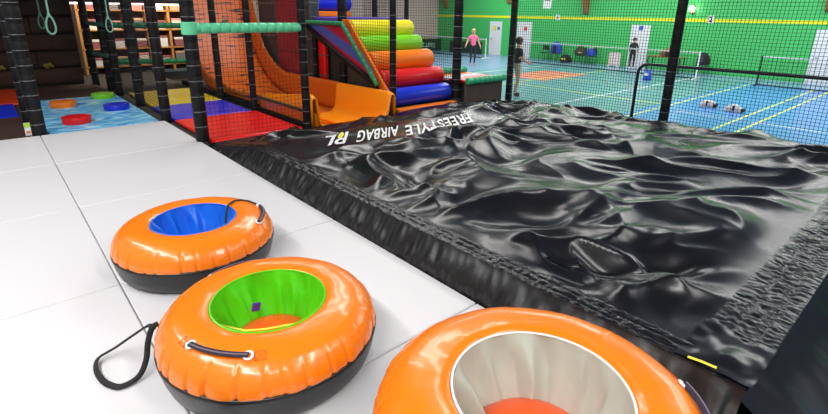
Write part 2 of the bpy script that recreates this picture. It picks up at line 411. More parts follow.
# ================================================================== inflatable tubes
PROF = [(.281, .298), (.286, .3075), (.296, .313), (.31, .3165), (.335, .319), (.37, .3185), (.405, .3135), (.44, .303), (.47, .287),
        (.497, .264), (.517, .237), (.529, .207), (.5335, .180), (.531, .160), (.525, .150)]
def surf(r):
    p = PROF[2:13]; return float(np.interp(r, [a for a, b in p], [b for a, b in p]))
def tube_pt(r, a, h=0.0):
    dr = (surf(r + .005) - surf(r - .005)) / .01
    nn = Vector((-dr * math.cos(a), -dr * math.sin(a), 1)).normalized()
    return Vector((r * math.cos(a), r * math.sin(a), surf(r))) + nn * h, nn
def make_tube(label, loc, s, liner, seed, handles, extras):
    rnd = random.Random(seed)
    t = thing('inflatable_tube', label, 'inflatable tube', loc, 0, 'inflatable sliding tubes')
    gr = [(2 * PI * k / 30 + rnd.uniform(-.06, .06), rnd.uniform(.3, 1.0)) for k in range(30)]
    ga = np.array([g[0] for g in gr]); gw = np.array([g[1] for g in gr])
    def disp(r, z, q, i):
        w = float(np.clip((.30 - z) / .08, 0, 1)) if r > .42 else 0.0
        d = np.angle(np.exp(1j * (ga - q)))
        cut = float((gw * np.exp(-(d / .017) ** 2)).sum())
        bul = float(perlin(q * 7, seed, 1)) * .004
        win = float(np.clip((r - .44) / .05, 0, 1))
        rr = r + w * (-.014 * cut + bul * 1.3)
        zz = z + .003 * float(perlin(q * 3 + 5, r * 6, seed)) + (1 - w) * win * .001 - w * .002 * cut
        return rr * s, zz * s if s > 1.05 else zz * (0.5 + .5 * s)
    zf = s if s > 1.05 else (0.5 + .5 * s)
    fine = []
    for (a, b), (c, d) in zip(PROF[:-1], PROF[1:]):
        for k in range(3): fine.append((a + (c - a) * k / 3, b + (d - b) * k / 3))
    fine.append(PROF[-1])
    MB().lathe(fine, 480, disp=disp).build('ring_cover', M_ORANGE, t, angle=80)
    base = [(.0, .001), (.36, .0), (.455, .003), (.488, .014), (.508, .040), (.521, .08), (.530, .122), (.536, .150), (.537, .164), (.529, .170), (.5, .165)]
    MB().lathe([(r * s, z * zf) for r, z in base], 120, capb=False).build('tub_base', M_TUBBLK, t, angle=60)
    # liner hanging inside the hole, with folds
    ph = [rnd.uniform(0, 6.28) for _ in range(6)]
    def ld(r, z, q, i):
        k = i / 15.0
        f = .5 * math.sin(7 * q + ph[0]) + .5 * math.sin(11 * q + ph[1] + 1.4 * k) + .35 * math.sin(19 * q + ph[2])
        f2 = abs(math.sin(4.5 * q + ph[3] + k)) ** .5
        f3 = max(0, 1 - abs(((q + ph[5] + .25 * math.sin(k * 2)) * 5 / PI) % 2 - 1) * 2.6)
        a = (.016 * f - .036 * (1 - f2) - .045 * f3) * math.sin(PI * min(1, k * .7 + .03))
        return (r + a) * s, (z + .006 * math.sin(9 * q + ph[4]) * k) * zf
    lp = [(.279 - .065 * (k / 15) ** 1.2 + .012 * math.sin(PI * k / 15), .304 - .25 * k / 15) for k in range(16)]
    lin = MB().lathe(lp, 200, disp=ld).build('hole_liner', liner, t, angle=80)
    rim = [(.279 * s * math.cos(q), .279 * s * math.sin(q), .306 * zf) for q in np.linspace(0, 2 * PI, 120, endpoint=False)]
    MB().tube(rim, .005, 8, closed=True).build('liner_piping', liner if liner != M_GREYL else M_WHITE, lin)
    sp = [(0.001, .128), (.08, .125), (.14, .116), (.19, .096), (.225, .066), (.235, .03)]
    MB().lathe([(r * s, (z + .006 * math.sin(8 * r * 20)) * zf) for r, z in sp], 48).build('seat_pad', M_SEAT, t)
    for (a0, a1, rad, lift, patch) in handles:
        A = np.linspace(math.radians(a0), math.radians(a1), 17)
        path = []
        for k, a in enumerate(A):
            h = .012 + lift * math.sin(PI * k / 16)
            p, n = tube_pt(rad, a, h); path.append((p.x * s, p.y * s, p.z * zf))
        h = MB().tube(path, .014, 8, flat=.6).build('grab_handle', M_NAVY, t)
        MB().tube([(x * 1.012, y * 1.012, z + .004) for x, y, z in path], .0045, 6).build('handle_piping', mat('pale handle piping', (.22, .15, .20), .5), h)
        for a in (A[0], A[-1]):
            p, n = tube_pt(rad, a, .004); p = Vector((p.x * s, p.y * s, p.z * zf))
            q = n.to_track_quat('Z', 'Y')
            ring = [p + q @ Vector((.017 * math.cos(b), .017 * math.sin(b), .003)) for b in np.linspace(0, 2 * PI, 16, endpoint=False)]
            MB().tube(ring, .0055, 8, closed=True).build('grommet', M_WHITE, h)
        if patch:
            for a, sg in ((A[0], -1), (A[-1], 1)):
                a2 = a + sg * .11 * (1 if a1 > a0 else -1)
                p, n = tube_pt(rad, a2, .0015); tx = Vector((-math.sin(a2), math.cos(a2), 0)); ty = n.cross(tx)
                P = lambda u, v: [(w := p + tx * u + ty * v), (w.x * s, w.y * s, w.z * zf)][1]
                e = .022
                m = MB()
                m.tube([P(-e, -e), P(e, -e), P(e, e), P(-e, e)], .0013, 5, closed=True)
                m.tube([P(-e, -e), P(e, e)], .0011, 5)
                m.tube([P(-e, e), P(e, -e)], .0011, 5)
                m.build('stitched_patch', M_ORANGE_D, t)
    extras(t, s, zf)
    return t

def ex1(t, s, zf):
    pts = []
    for r, a, h in ((.20, -14, -.10), (.235, 2, -.02), (.262, 8, .012), (.29, 12, .012), (.34, 16, .010), (.39, 15, .008), (.43, 9, .008), (.46, 0, .008)):
        aa = math.radians(a); z = (surf(max(r, .305)) + h)
        pts.append((r * s * math.cos(aa), r * s * math.sin(aa), z * zf))
    MB().tube(pts, .008, 8, flat=.6).build('lashing_cord', M_BLKWEB, t)
def ex2(t, s, zf):
    L = t.location
    w = [(.352, 2.215, .19), (.345, 2.255, .195), (.291, 2.314, .140), (.240, 2.373, .080), (.203, 2.413, .040), (.140, 2.412, .022), (.118, 2.350, .015), (.123, 2.26, .015), (.141, 2.200, .015), (.180, 2.147, .015), (.252, 2.155, .020), (.299, 2.195, .060), (.323, 2.221, .130), (.349, 2.217, .200), (.376, 2.210, .215)]
    w = [Vector(a) - L for a in w]
    # smooth the path
    pts = []
    for i in range(len(w) - 1):
        p0 = w[max(i - 1, 0)]; p1 = w[i]; p2 = w[i + 1]; p3 = w[min(i + 2, len(w) - 1)]
        for k in range(4):
            u = k / 4
            pts.append(.5 * ((2 * p1) + (p2 - p0) * u + (2 * p0 - 5 * p1 + 4 * p2 - p3) * u * u + (3 * p1 - p0 - 3 * p2 + p3) * u ** 3))
    pts.append(w[-1])
    MB().tube(pts, .013, 8, flat=.45).build('tow_strap', M_BLKWEB, t)
    # purple tag on the far side of the liner and yellow tape at the near side
    a = math.radians(88); p = Vector((.20 * s * math.cos(a), .20 * s * math.sin(a), .150))
    m = MB().box((-.02, -.004, -.024), (.02, .004, .024)).build('cloth_tag', M_PURPLE, t, smooth=False)
    m.location = p; m.rotation_euler = (0.15, 0.2, a - PI / 2)
    tp = [(x, y, z) for x, y, z in ((-.195, .135, .165), (-.175, .121, .155), (-.116, .037, .15), (-.039, -.013, .149), (.056, -.052, .15), (.13, -.095, .155), (.19, -.13, .165))]
    MB().tube(tp, .007, 8, flat=.5).build('yellow_tape', M_YEL, t)
def ex3(t, s, zf): pass
make_tube('orange inflatable tube with blue liner and black base on the grey mats', (.844, 3.15, 0), .922, M_BLUEL, 3,
          [(117, 80, .525, .012, False), (-6, -44, .463, .006, False)], ex1)
make_tube('orange inflatable tube with green liner and black tow strap on the grey mats', (.808, 1.957, 0), .943, M_GREENL, 5,
          [(-163, -126, .435, .004, True), (104, 68, .515, .012, False)], ex2)
make_tube('largest orange inflatable tube, with grey liner, beside the black airbag', (1.262, .747, 0), 1.12, M_GREYL, 9,
          [(-36, -62, .475, .004, True)], ex3)

# ================================================================== black airbag
E1 = (0.752, -0.659); E2 = (0.659, 0.752)
X0, X1, Y0, Y1 = 2.13, 7.78, 0.54, 6.13
def bag_h(X, Y):
    X = np.asarray(X, float); Y = np.asarray(Y, float)
    base = .205 - .13 * sm((X - 5.2) / 2.4) - .20 * sm((Y - 4.75) / 1.35) * (1 - .45 * sm((X - 4.5) / 2))
    base = base - .05 * sm((X - 7.3) / .45)
    edge = sm((X - X0) / .40 + .12) * sm((Y - Y0) / .40 + .12) * sm((X1 - X) / .4 + .1) * sm((Y1 - Y) / .4 + .1)
    a = X * E1[0] + Y * E1[1]; b = X * E2[0] + Y * E2[1]
    wx = .55 * perlin(X * .9, Y * .9, 4); wy = .55 * perlin(X * .9, Y * .9, 5)
    near = sm((3.6 - Y) / 2.2) * sm((X - 2.6) / 1.2)
    # long folds running across near the viewer, crumpled lumps elsewhere
    f1 = ridge((a + wx * .8) * .42, (b + wy * .55) * 1.15, 1, 1.25)
    f3 = ridge((a + wx * .6) * 1.0, (b + wy * .5) * 2.5, 3, 1.2)
    f2 = ridge((X + wx * .7) * 1.05, (Y + wy * .7) * 1.15, 2, 1.2)
    f4 = ridge((X + wx * .5) * 2.3 + .3 * wy, (Y + wy * .5) * 2.6, 6, 1.1)
    w5 = worley((X + wx * .3) * 4.2, (Y + wy * .3) * 4.6, 5)
    m1 = .25 + .75 * sm(.5 + 1.3 * perlin(X * .8, Y * .8, 14))
    big = near * .190 * (f1 - .5) + (1 - near) * .150 * (f2 - .5)
    mid = near * .070 * (f3 - .5) * m1 + (1 - near) * .085 * (f4 - .5) * m1
    fine = (.022 - .012 * near) * (w5 - .45) * m1
    soft = .05 * perlin(X * .55, Y * .55, 8)
    calm = 1 - .87 * sm((Y - 3.9) / .5) * sm((5.3 - Y) / .5) * sm((5.6 - X) / .5)
    return base + edge * (big + mid + fine + soft) * calm
bag = thing('stunt_airbag', 'large black airbag with crumpled glossy cover and white lettering', 'airbag', (1.93, 0.1, FZ))
def bl(P):
    P = np.array(P, float); P = P - np.array([1.93, 0.1, FZ]); return P
gx = np.linspace(X0, X1, 320); gy = np.linspace(Y0, Y1, 316)
XX, YY = np.meshgrid(gx, gy, indexing='ij')
MB().grid(bl(np.stack([XX, YY, bag_h(XX, YY)], -1))).build('top_cover', M_BAG, bag, angle=180)
# gathered edge strips
def strip(name, fn, L, n, w, k, amp, freq, matl):
    s = np.linspace(0, L, n); v = np.linspace(0, 1, k)
    S, V = np.meshgrid(s, v, indexing='ij')
    ruff = amp * (np.abs(perlin(S * freq + .8 * perlin(S * 6, V * 5, 30), V * 3.2, 9)) * 1.5 + .6 * np.abs(perlin(S * freq * 2.1, V * 6, 10))) * (.35 + .65 * np.sin(np.pi * np.clip(V * 1.04, 0, 1)) ** .5)
    stitch = -.007 * (np.exp(-((V - .3) / .04) ** 2) + np.exp(-((V - .66) / .04) ** 2))
    x, y, z = fn(S, V)
    MB().grid(bl(np.stack([x, y, z + ruff + stitch], -1))).build(name, matl, bag, angle=180)
def zl(Y): return .208 - .20 * sm((Y - 4.75) / 1.35)
strip('gathered_edge', lambda S, V: (2.005 + (X0 + .02 - 2.005) * V, .30 + S, zl(.30 + S) - .004 + .004 * V), 5.80, 900, .15, 22, .009, 16, M_BAGG)
def zn(X): return .205 - .13 * sm((X - 5.2) / 2.4)
strip('gathered_edge', lambda S, V: (2.35 + S, .29 + (Y0 + .02 - .29) * V, zn(2.35 + S) - .002 + .006 * V), 5.40, 900, .25, 28, .009, 20, M_BAGG)
# flat corner flap
U, V = np.meshgrid(np.linspace(0, 1, 30), np.linspace(0, 1, 24), indexing='ij')
MB().grid(bl(np.stack([2.02 + .36 * U, .285 + .29 * V, .215 + .010 * np.sin(U * 5) * np.sin(V * 4) + .008 * perlin(U * 4, V * 4, 3)], -1))).build('corner_flap', M_BAG, bag, angle=180)
# side skirts
def skirt(name, fn, L, n, matl, amp, freq):
    s = np.linspace(0, L, n); v = np.linspace(0, 1, 26)
    S, V = np.meshgrid(s, v, indexing='ij')
    g = amp * (perlin(S * freq, V * 1.5, 12) + .5 * perlin(S * freq * 2.6, V * 3, 13)) * np.sin(np.pi * np.clip(V * .9 + .05, 0, 1))
    P = fn(S, V, g)
    MB().grid(bl(np.stack(P, -1))).build(name, matl, bag, angle=180)
def sk_l(S, V, g):
    Y = .30 + S; zt = zl(Y)
    z = zt - (zt + .12) * V - .0
    x = 2.012 - .118 * np.sin(np.pi / 2 * np.clip(V * 1.35, 0, 1)) ** 1.2 + np.maximum(g, -.014) * 1.0 * (1 - .5 * V)
    return [np.maximum(x, 1.893), Y + g * .3, z]
skirt('side_skirt', sk_l, 5.82, 700, M_BAGS, .034, 8.5)
def sk_n(S, V, g):
    X = 1.93 + S; zt = zn(X)
    z = zt - (zt - FZ - .01) * V
    return [X + g * .3 + 0 * S, .295 - .80 * V ** .75 - .10 * np.sin(np.pi * V) + g * 1.6, z]
skirt('side_skirt', sk_n, 5.85, 500, M_BAG, .055, 3.4)
def sk_r(S, V, g):
    Y = .3 + S; zt = .02
    return [7.74 + .06 * np.sin(np.pi * V) + g, Y, bag_h(np.full_like(Y, X1), np.clip(Y, Y0, Y1)) + .004 - (.9 + bag_h(np.full_like(Y, X1), np.clip(Y, Y0, Y1))) * V]
skirt('side_skirt', sk_r, 5.85, 200, M_BAGS, .03, 3)
def sk_b(S, V, g):
    X = 1.93 + S; t0 = bag_h(np.clip(X, X0, X1), np.full_like(X, Y1))
    return [X, 6.09 + .05 * np.sin(np.pi * V) + g, t0 + .004 - (.9 + t0) * V]
skirt('side_skirt', sk_b, 5.85, 200, M_BAGS, .02, 3)
# yellow ribbon at the corner of the seam
MB().tube([bl((2.018, .52, .222)), bl((2.024, .47, .226)), bl((2.036, .415, .222))], .008, 6, flat=.5).build('yellow_ribbon', M_YEL, bag)

# lettering printed on the cover, readable from the slide side
def text_mesh(body, size, sx=1.0, bold=0.0):
    cu = bpy.data.curves.new('lettering', 'FONT'); cu.body = body; cu.size = size; cu.offset = bold; cu.space_character = 1.08
    o = bpy.data.objects.new('tmp_text', cu); C.objects.link(o)
    bpy.context.view_layer.update()
    me = bpy.data.meshes.new_from_object(o.evaluated_get(bpy.context.evaluated_depsgraph_get()))
    bpy.data.objects.remove(o); bpy.data.curves.remove(cu)
    bm = bmesh.new(); bm.from_mesh(me)
    for v in bm.verts: v.co.x *= sx
    return me, bm
def bag_text(body, xstart, xend, ytop_s, ytop_e, hgt, m=M_LETTER, name='lettering'):
    me, bm = text_mesh(body, hgt * 1.38, 1.0, .012)
    xs_ = [v.co.x for v in bm.verts]; w0, w1 = min(xs_), max(xs_)
    ys_ = [v.co.y for v in bm.verts]; h1 = max(ys_)
    bmesh.ops.triangulate(bm, faces=bm.faces)
    for ax, lo, hi in ((0, w0, w1), (1, 0, h1)):
        t = lo
        while t < hi:
            t += .03
            no = (1, 0, 0) if ax == 0 else (0, 1, 0); co = (t, 0, 0) if ax == 0 else (0, t, 0)
            bmesh.ops.bisect_plane(bm, geom=bm.verts[:] + bm.edges[:] + bm.faces[:], plane_co=co, plane_no=no)
    for v in bm.verts:
        u = (v.co.x - w0) / (w1 - w0)
        X = xstart + (xend - xstart) * u + .8 * hgt * (1 - v.co.y / h1)   # slanted letters, rotated half a turn: their feet point away
        Y = (ytop_s + (ytop_e - ytop_s) * u) + hgt * (1 - (v.co.y / h1))
        p = bl((X, Y, float(bag_h(X, Y)) + .015))
        v.co = p
    bmesh.ops.recalc_face_normals(bm, faces=bm.faces)
    for f in bm.faces:
        if f.normal.z < 0: f.normal_flip()
    bm.to_mesh(me); bm.free(); me.name = name
    me.materials.clear(); me.materials.append(m)
    o = bpy.data.objects.new(name, me); C.objects.link(o); o.parent = bag
    return o
bag_text('FREESTYLE', 4.83, 3.57, 4.31, 4.22, .39)
bag_text('AIRBAG', 3.50, 2.93, 4.27, 4.33, .39)
bag_text('.', 2.95, 2.87, 4.62, 4.62, .14, M_YEL)
bag_text('PL', 2.82, 2.52, 4.38, 4.40, .39)

# ================================================================== padded posts
def ring_mesh(r):
    return MB().tube([(r * math.cos(q), r * math.sin(q), 0) for q in np.linspace(0, 2 * PI, 18, endpoint=False)], .006, 6, closed=True)
_posts = {}
def post(x, y, r, z0, z1, label, ties=9, lean=None):
    t = thing('padded_post', label, 'padded post', (x, y, z0), 0, 'black padded frame posts')
    n = max(4, int((z1 - z0) / .2)); prof = []
    for k in range(n + 1):
        z = (z1 - z0) * k / n
        if k: prof.append((r * .985, z - .012))
        prof.append((r * .93, z)); prof.append((r * .985, z + .012)) if k < n else None
    MB().lathe([(r * .93, 0)] + prof[1:], 18, capb=True, capt=True).build('foam_sleeve', M_FOAM, t, angle=70)
    tie = None
    for k in range(1, ties + 1):
        z = (2.0) * k / (ties + .5) - z0 * 0
        if tie is None:
            tie = ring_mesh(r * .97).build('cable_tie', M_TIE, t); tie.location = (0, 0, z)
        else:
            c = tie.copy(); C.objects.link(c); c.parent = t; c.location = (0, 0, z)
    return t
PT = 2.25
post(.37, 8.0, .085, -.052, PT, 'thick black padded post between the brown mat and the blue water-print mat', 10)
post(.33, 9.05, .075, -.052, PT, 'black padded post half hidden behind the thick corner post by the brown mat', 9)
post(1.93, 6.33, .082, 0, PT, 'black padded post at the mint rail end, where grey mat meets airbag', 10)
post(1.93, 7.96, .075, -.052, PT, 'black padded post between the water-print mat and the red mat', 9)
post(1.97, 9.70, .075, -.052, PT, 'black padded post where the blue mat meets the yellow mat', 8)
post(1.93, 11.2, .075, -.052, PT, 'black padded post at the far end of the yellow mat', 7)
post(1.93, 12.0, .07, -.052, PT, 'black padded post standing behind the green stepping stone', 6)
post(1.80, 12.9, .07, -.052, PT, 'black padded post closest to the dark brown plank wall', 6)
post(2.62, 12.6, .07, -.052, PT, 'black padded post before the wooden shelves, beyond the yellow mat', 6)
post(3.05, 12.6, .06, -.052, PT, 'thin black padded post before the wooden shelves, beside the slide', 6)
post(3.385, 6.24, .058, -.12, PT, 'black padded post between the mint rail and the amber slide mouth', 11)
post(3.33, 9.5, .060, -.052, PT, 'black padded post alongside the steep part of the slide', 8)
post(3.33, 7.95, .055, -.052, PT, 'black padded post alongside the flat run of the slide, behind the red mat', 8)
post(5.06, 6.33, .055, -.345, PT, 'black padded post between the slide mouth and the foam roller stairs', 10)
post(6.66, 6.42, .085, -.345, PT, 'black padded post between the foam roller stairs and the green-edged tray', 10)
post(7.985, 6.20, .065, FZ, PT, 'black padded post at the far corner of the airbag, by the tray', 10)
post(7.98, 3.10, .072, FZ, PT, 'black padded post standing in the middle of the court-side net', 9)
post(5.12, 7.9, .085, -.345, PT, 'black padded post in front of the striped side panel', 7)
post(5.09, 8.9, .045, -.345, 1.36, 'thin black padded post under the far end of the striped side panel', 6)
post(6.68, 9.0, .060, -.345, PT, 'black padded post rising from the violet landing, behind the yellow roller', 6)
post(7.45, 9.3, .055, -.345, PT, 'black padded post behind the stairs, before the pink wall', 6)
post(7.85, 9.3, .055, -.345, PT, 'black padded post behind the stairs, closest to the pink wall corner', 6)

# ================================================================== padded rails
def rail(p0, p1, r, m, label, n=12, group='padded rails of the play frame', name='padded_rail', over=None):
    p0 = Vector(p0); p1 = Vector(p1); L = (p1 - p0).length; d = (p1 - p0).normalized()
    t = thing(name, label, 'padded rail', p0, 0, group)
    q = d.to_track_quat('Z', 'Y').to_matrix()
    prof = [(r * .7, 0), (r, .01)]
    for k in range(1, n):
        z = L * k / n; prof += [(r, z - .008), (r * .85, z), (r, z + .008)]
    prof += [(r, L - .01), (r * .7, L)]
    m_ = MB().lathe(prof, 20, capb=True, capt=True); m_.v = [tuple(q @ Vector(v)) for v in m_.v]
    m_.build('foam_sleeve', m, t, angle=70)
    return t, q
t, q = rail((1.93, 6.33, 1.39), (3.36, 6.25, 1.39), .064, M_MINT, 'mint green padded rail above the red mat', 12)
MB().lathe([(.082, -.075), (.092, -.065), (.092, .065), (.082, .075)], 24, capb=True, capt=True).build('end_collar', mat('bright mint vinyl', (.16, .74, .38), .35), t)
t, q = rail((1.93, 11.3, 1.30), (3.42, 11.3, 1.28), .055, M_GREEN, 'upper dark green padded rail before the wooden shelves', 9)
t, q = rail((1.93, 11.3, .60), (3.42, 11.3, .55), .055, M_GREEN, 'lower dark green padded rail before the wooden shelves', 9)
t, q = rail((1.95, 11.2, 1.30), (1.83, 12.9, 1.30), .045, M_ROPED, 'dark green padded rail running towards the plank wall, higher one', 6)
t, q = rail((1.95, 11.2, .70), (1.83, 12.9, .66), .045, M_ROPED, 'dark green padded rail running towards the plank wall, lower one', 6)
t, q = rail((4.94, 7.66, 1.42), (4.94, 6.60, .42), .040, M_GREEN, 'green padded rail sloping down beside the foam rollers', 10)
t, q = rail((4.94, 8.95, 1.40), (4.94, 7.70, 1.40), .040, M_GREEN, 'level dark green padded rail above the striped side panel', 8)

# tray with green edges beyond the roller stairs
tr = thing('padded_tray', 'low padded tray with green edges and red and white bands', 'padded tray', (6.75, 6.2, FZ))
def trb(name, lo, hi, m, bev=.02): return MB().box([lo[0] - 6.75, lo[1] - 6.2, lo[2] - FZ], [hi[0] - 6.75, hi[1] - 6.2, hi[2] - FZ]).build(name, m, tr, bevel=bev)
for nm, y, zz in (('edge_roll', 6.22, .385), ('edge_roll', 7.3, .45)):
    prof = [(.05, 0), (.065, .01)]
    for k in range(1, 8): prof += [(.065, k * .138 - .008), (.06, k * .138), (.065, k * .138 + .008)]
    prof += [(.065, 1.09), (.05, 1.10)]
    MB().lathe(prof, 18, axis='x', c=(0, y - 6.2, zz - FZ), capb=True, capt=True).build(nm, mat('bright green vinyl', (.03, .46, .20), .35), tr)
trb('red_band', (6.76, 6.28, .34), (7.84, 6.72, .40), M_RED)
trb('white_band', (6.76, 6.72, .34), (7.84, 7.02, .40), M_MAT)
trb('coral_band', (6.76, 7.02, .34), (7.84, 7.25, .40), M_RO)
trb('front_board', (6.76, 6.26, -.85), (7.84, 6.30, .34), mat('brown grey board', (.10, .075, .062), .7, var=.25, vscale=4), .005)
trb('tray_base', (6.80, 6.30, FZ), (7.80, 7.25, .34), M_DECK, .01)

# ================================================================== coloured mats
def cmat(x0, y0, x1, y1, top, m, label, h=.05, bev=.02, name='floor_mat', m2=None):
    t = thing(name, label, 'floor mat', ((x0 + x1) / 2, (y0 + y1) / 2, top - h), 0, 'coloured floor mats')
    w, d = (x1 - x0) / 2, (y1 - y0) / 2
    MB().box((-w, -d, 0.004), (w, d, h)).build('mat_body', m, t, bevel=bev, seg=3)
    MB().box((-w + .03, -d + .03, 0), (w - .03, d - .03, .01)).build('mat_underside', M_DECK, t, smooth=False)
    return t
t = cmat(2.02, 6.26, 3.31, 7.86, 0, M_RED, 'bright red floor mat behind the black net, beside the airbag')
MB().lathe([(.03, -.62), (.036, -.61), (.036, .61), (.03, .62)], 14, axis='x', c=(0, -.83, .03), capb=True, capt=True).build('front_roll', M_RED, t)
cmat(2.03, 7.88, 3.25, 9.22, 0, M_BLUE, 'deep blue floor mat between the red and the yellow mats')
cmat(2.06, 9.24, 3.25, 11.10, 0, M_YELM, 'mustard yellow floor mat behind the deep blue mat')
cmat(-1.6, 7.94, .26, 9.55, 0, M_BROWN, 'dark brown floor mat beside the thick corner post')
cmat(-1.6, 9.57, .24, 10.95, 0, M_BLUE, 'dark blue floor mat between the brown mat and the orange red mat')
cmat(-1.6, 10.97, .40, 13.0, 0, mat('orange red vinyl', (.75, .05, .012), .35), 'orange red floor mat in front of the plank wall')
cmat(.47, 7.94, 1.835, 11.05, 0, M_WATER, 'blue water-print floor mat carrying four stepping stones')
cmat(.47, 11.07, 1.80, 13.05, 0, M_BROWN, 'dark brown floor mat between the water-print mat and plank wall')
# stepping stones
def stone(x, y, r, h, m, label):
    t = thing('stepping_stone', label, 'stepping stone', (x, y, 0), 0, 'round foam stepping stones')
    MB().lathe([(r * .97, .0), (r, .012), (r, h * .55), (r * .99, h * .9), (r * .95, h * .985), (r * .8, h * .985), (.001, h * .985)], 40, capb=True).build('foam_body', m, t, angle=50)
    MB().tube([(r * .985 * math.cos(q), r * .985 * math.sin(q), h * .93) for q in np.linspace(0, 2 * PI, 40, endpoint=False)], .006, 6, closed=True).build('top_piping', m, t)
stone(.86, 8.50, .185, .10, M_RED, 'red round stepping stone on the water-print mat')
stone(.87, 10.10, .19, .10, M_RO, 'orange round stepping stone on the water-print mat')
stone(1.53, 9.33, .19, .09, M_BLUE, 'blue round stepping stone on the water-print mat')
stone(1.56, 10.72, .185, .09, M_RG, 'green round stepping stone on the water-print mat')

# ================================================================== orange drop slide
sl = thing('drop_slide', 'steep orange drop slide with amber mouth emptying onto the airbag', 'slide', (4.2, 6.2, -.34))
bed = spl([(7.75, -.19), (8.6, -.20), (9.5, -.19), (10.3, -.08), (10.9, .18), (11.35, .58), (11.65, 1.05), (11.85, 1.6), (12.0, 2.25)], 60)
rim = spl([(7.75, .325), (8.8, .316), (9.6, .305), (10.1, .33), (10.6, .52), (11.05, .86), (11.32, 1.4), (11.5, 1.84), (11.62, 2.3)], 60)
rimL = spl([(7.75, .225), (8.6, .19), (9.3, .19), (9.9, .25), (10.5, .34), (11.0, .64), (11.35, 1.0), (11.55, 1.45), (11.7, 1.9), (11.8, 2.3)], 60)
def sb(P): return np.array(P, float) - np.array([4.2, 6.2, -.34])
XL, XR = 3.50, 4.92
xs = np.linspace(XL, XR, 16)
P = np.stack([np.stack([np.full(60, x), bed[:, 0], bed[:, 1]], -1) for x in xs], 0)
MB().grid(sb(P)).build('slide_bed', M_SLDASH, sl, solid=.03)
for nm, x, rm, sg, m in (('side_wall', XL, rimL, -1, M_SLO), ('side_wall', XR, rim, 1, M_SLO)):
    prof = []
    P = np.stack([np.stack([np.full(60, x + sg * o), bed[:, 0] * (1 - k) + rm[:, 0] * k, bed[:, 1] * (1 - k) + rm[:, 1] * k + dz], -1)
                  for k, o, dz in ((0, 0, 0), (.25, .0, 0), (.5, .01, 0), (.8, .015, 0), (.95, .02, 0), (1, .035, .01), (1, .06, .005), (.92, .075, -.02))], 0)
    MB().grid(sb(P)).build(nm, m, sl, solid=.02)
    MB().tube([tuple(sb((x + sg * .045, a, b))) for a, b in rm], .022, 8).build('rim_tube', mat('brown orange rim', (.45, .12, .02), .25), sl)
# mouth: a wider moulded tray in amber plastic
def mouth():
    ys = spl([(6.16, 0), (6.19, 0), (6.5, 0), (7.0, 0), (7.5, 0), (7.8, 0)], 24)[:, 0]
    zb = np.interp(ys, [6.16, 6.2, 6.5, 7.0, 7.8], [-.10, -.03, -.12, -.185, -.19])
    cols = []
    zL = np.interp(ys, [6.16, 6.25, 6.6, 7.8], [.40, .45, .40, .26]); zR = np.interp(ys, [6.16, 6.27, 7.0, 7.8], [.32, .355, .345, .328])
    sec = [(3.44, zL - .45), (3.44, zL - .03), (3.455, zL), (3.50, zL), (3.52, zL - .03), (3.56, zb + .14), (3.60, zb + .05), (3.70, zb), (4.2, zb - .005), (4.70, zb), (4.80, zb + .05), (4.84, zb + .14),
           (4.885, zR - .03), (4.905, zR), (4.955, zR), (4.97, zR - .03), (4.97, zR - .5)]
    return np.stack([np.stack([np.full(24, x), ys, z], -1) for x, z in sec], 0)
MB().grid(sb(mouth())).build('slide_mouth', M_SLY, sl, solid=.02, angle=60)
# raised ribs moulded in the mouth and a black scuff
MB().box(sb((3.52, 6.24, -.07)), sb((3.62, 6.40, .17))).build('moulded_lug', M_SLY, sl, bevel=.03, seg=3)
MB().box(sb((4.02, 6.30, -.12)), sb((4.16, 7.2, -.06))).build('moulded_rib', M_SLY, sl, bevel=.03, seg=3)
MB().tube([tuple(sb(p)) for p in ((3.58, 6.66, -.135), (3.66, 6.62, -.135), (3.72, 6.62, -.13), (3.74, 6.72, -.14), (3.82, 6.80, -.15))], .010, 6, flat=.5).build('scuff_mark', M_BLACK, sl)
# black padded base under the open side of the slide
MB().box(sb((3.395, 6.34, -.13)), sb((3.425, 7.85, .19))).build('shaded_side_sheet', mat('brown orange rim', (.45, .12, .02), .25), sl, bevel=.008)  # added sheet; its brown tone paints the shade on the outer wall
MB().box(sb((3.385, 6.34, .19)), sb((3.43, 7.85, .225))).build('side_top_rail', M_DECK, sl, bevel=.008)
MB().box(sb((3.36, 6.34, -.05)), sb((3.395, 7.85, .05))).build('base_padding', M_FOAM, sl, bevel=.01)
MB().box(sb((3.40, 7.9, -.34)), sb((3.47, 12.2, .06))).build('base_padding', M_FOAM, sl, bevel=.02)
MB().box(sb((3.44, 6.35, -.34)), sb((4.95, 6.6, -.2))).build('support_foot', M_DECK, sl, smooth=False)
MB().box(sb((3.50, 11.4, -.34)), sb((4.92, 12.3, -.1))).build('support_foot', M_DECK, sl, smooth=False)

# padded panels and pillars beyond the slide
def simple(name, label, cat, lo, hi, m, bev=.02, group=None, trimm=None):
    c = ((lo[0] + hi[0]) / 2, (lo[1] + hi[1]) / 2, lo[2])
    t = thing(name, label, cat, c, 0, group)
    L = [lo[i] - c[i] for i in range(3)]; Hh = [hi[i] - c[i] for i in range(3)]
    MB().box(L, Hh).build('padding', m, t, bevel=bev, seg=3)
    return t, L, Hh
t, L, Hh = simple('crash_pad', 'dark red padded panel behind the net, beyond the slide', 'crash pad', (5.08, 9.30, -.345), (5.14, 10.55, 1.95), M_DKRED)
for z in (.5, 1.1, 1.7): MB().box((L[0] - .004, L[1] + .02, z), (L[0] + .004, Hh[1] - .02, z + .012)).build('seam', M_BLACK, t, smooth=False)
t, L, Hh = simple('padded_upright', 'wide dark grey padded pillar beside the steep end of the slide', 'padded upright', (5.06, 10.58, -.345), (5.30, 11.4, 2.24), M_GREYP, .05)
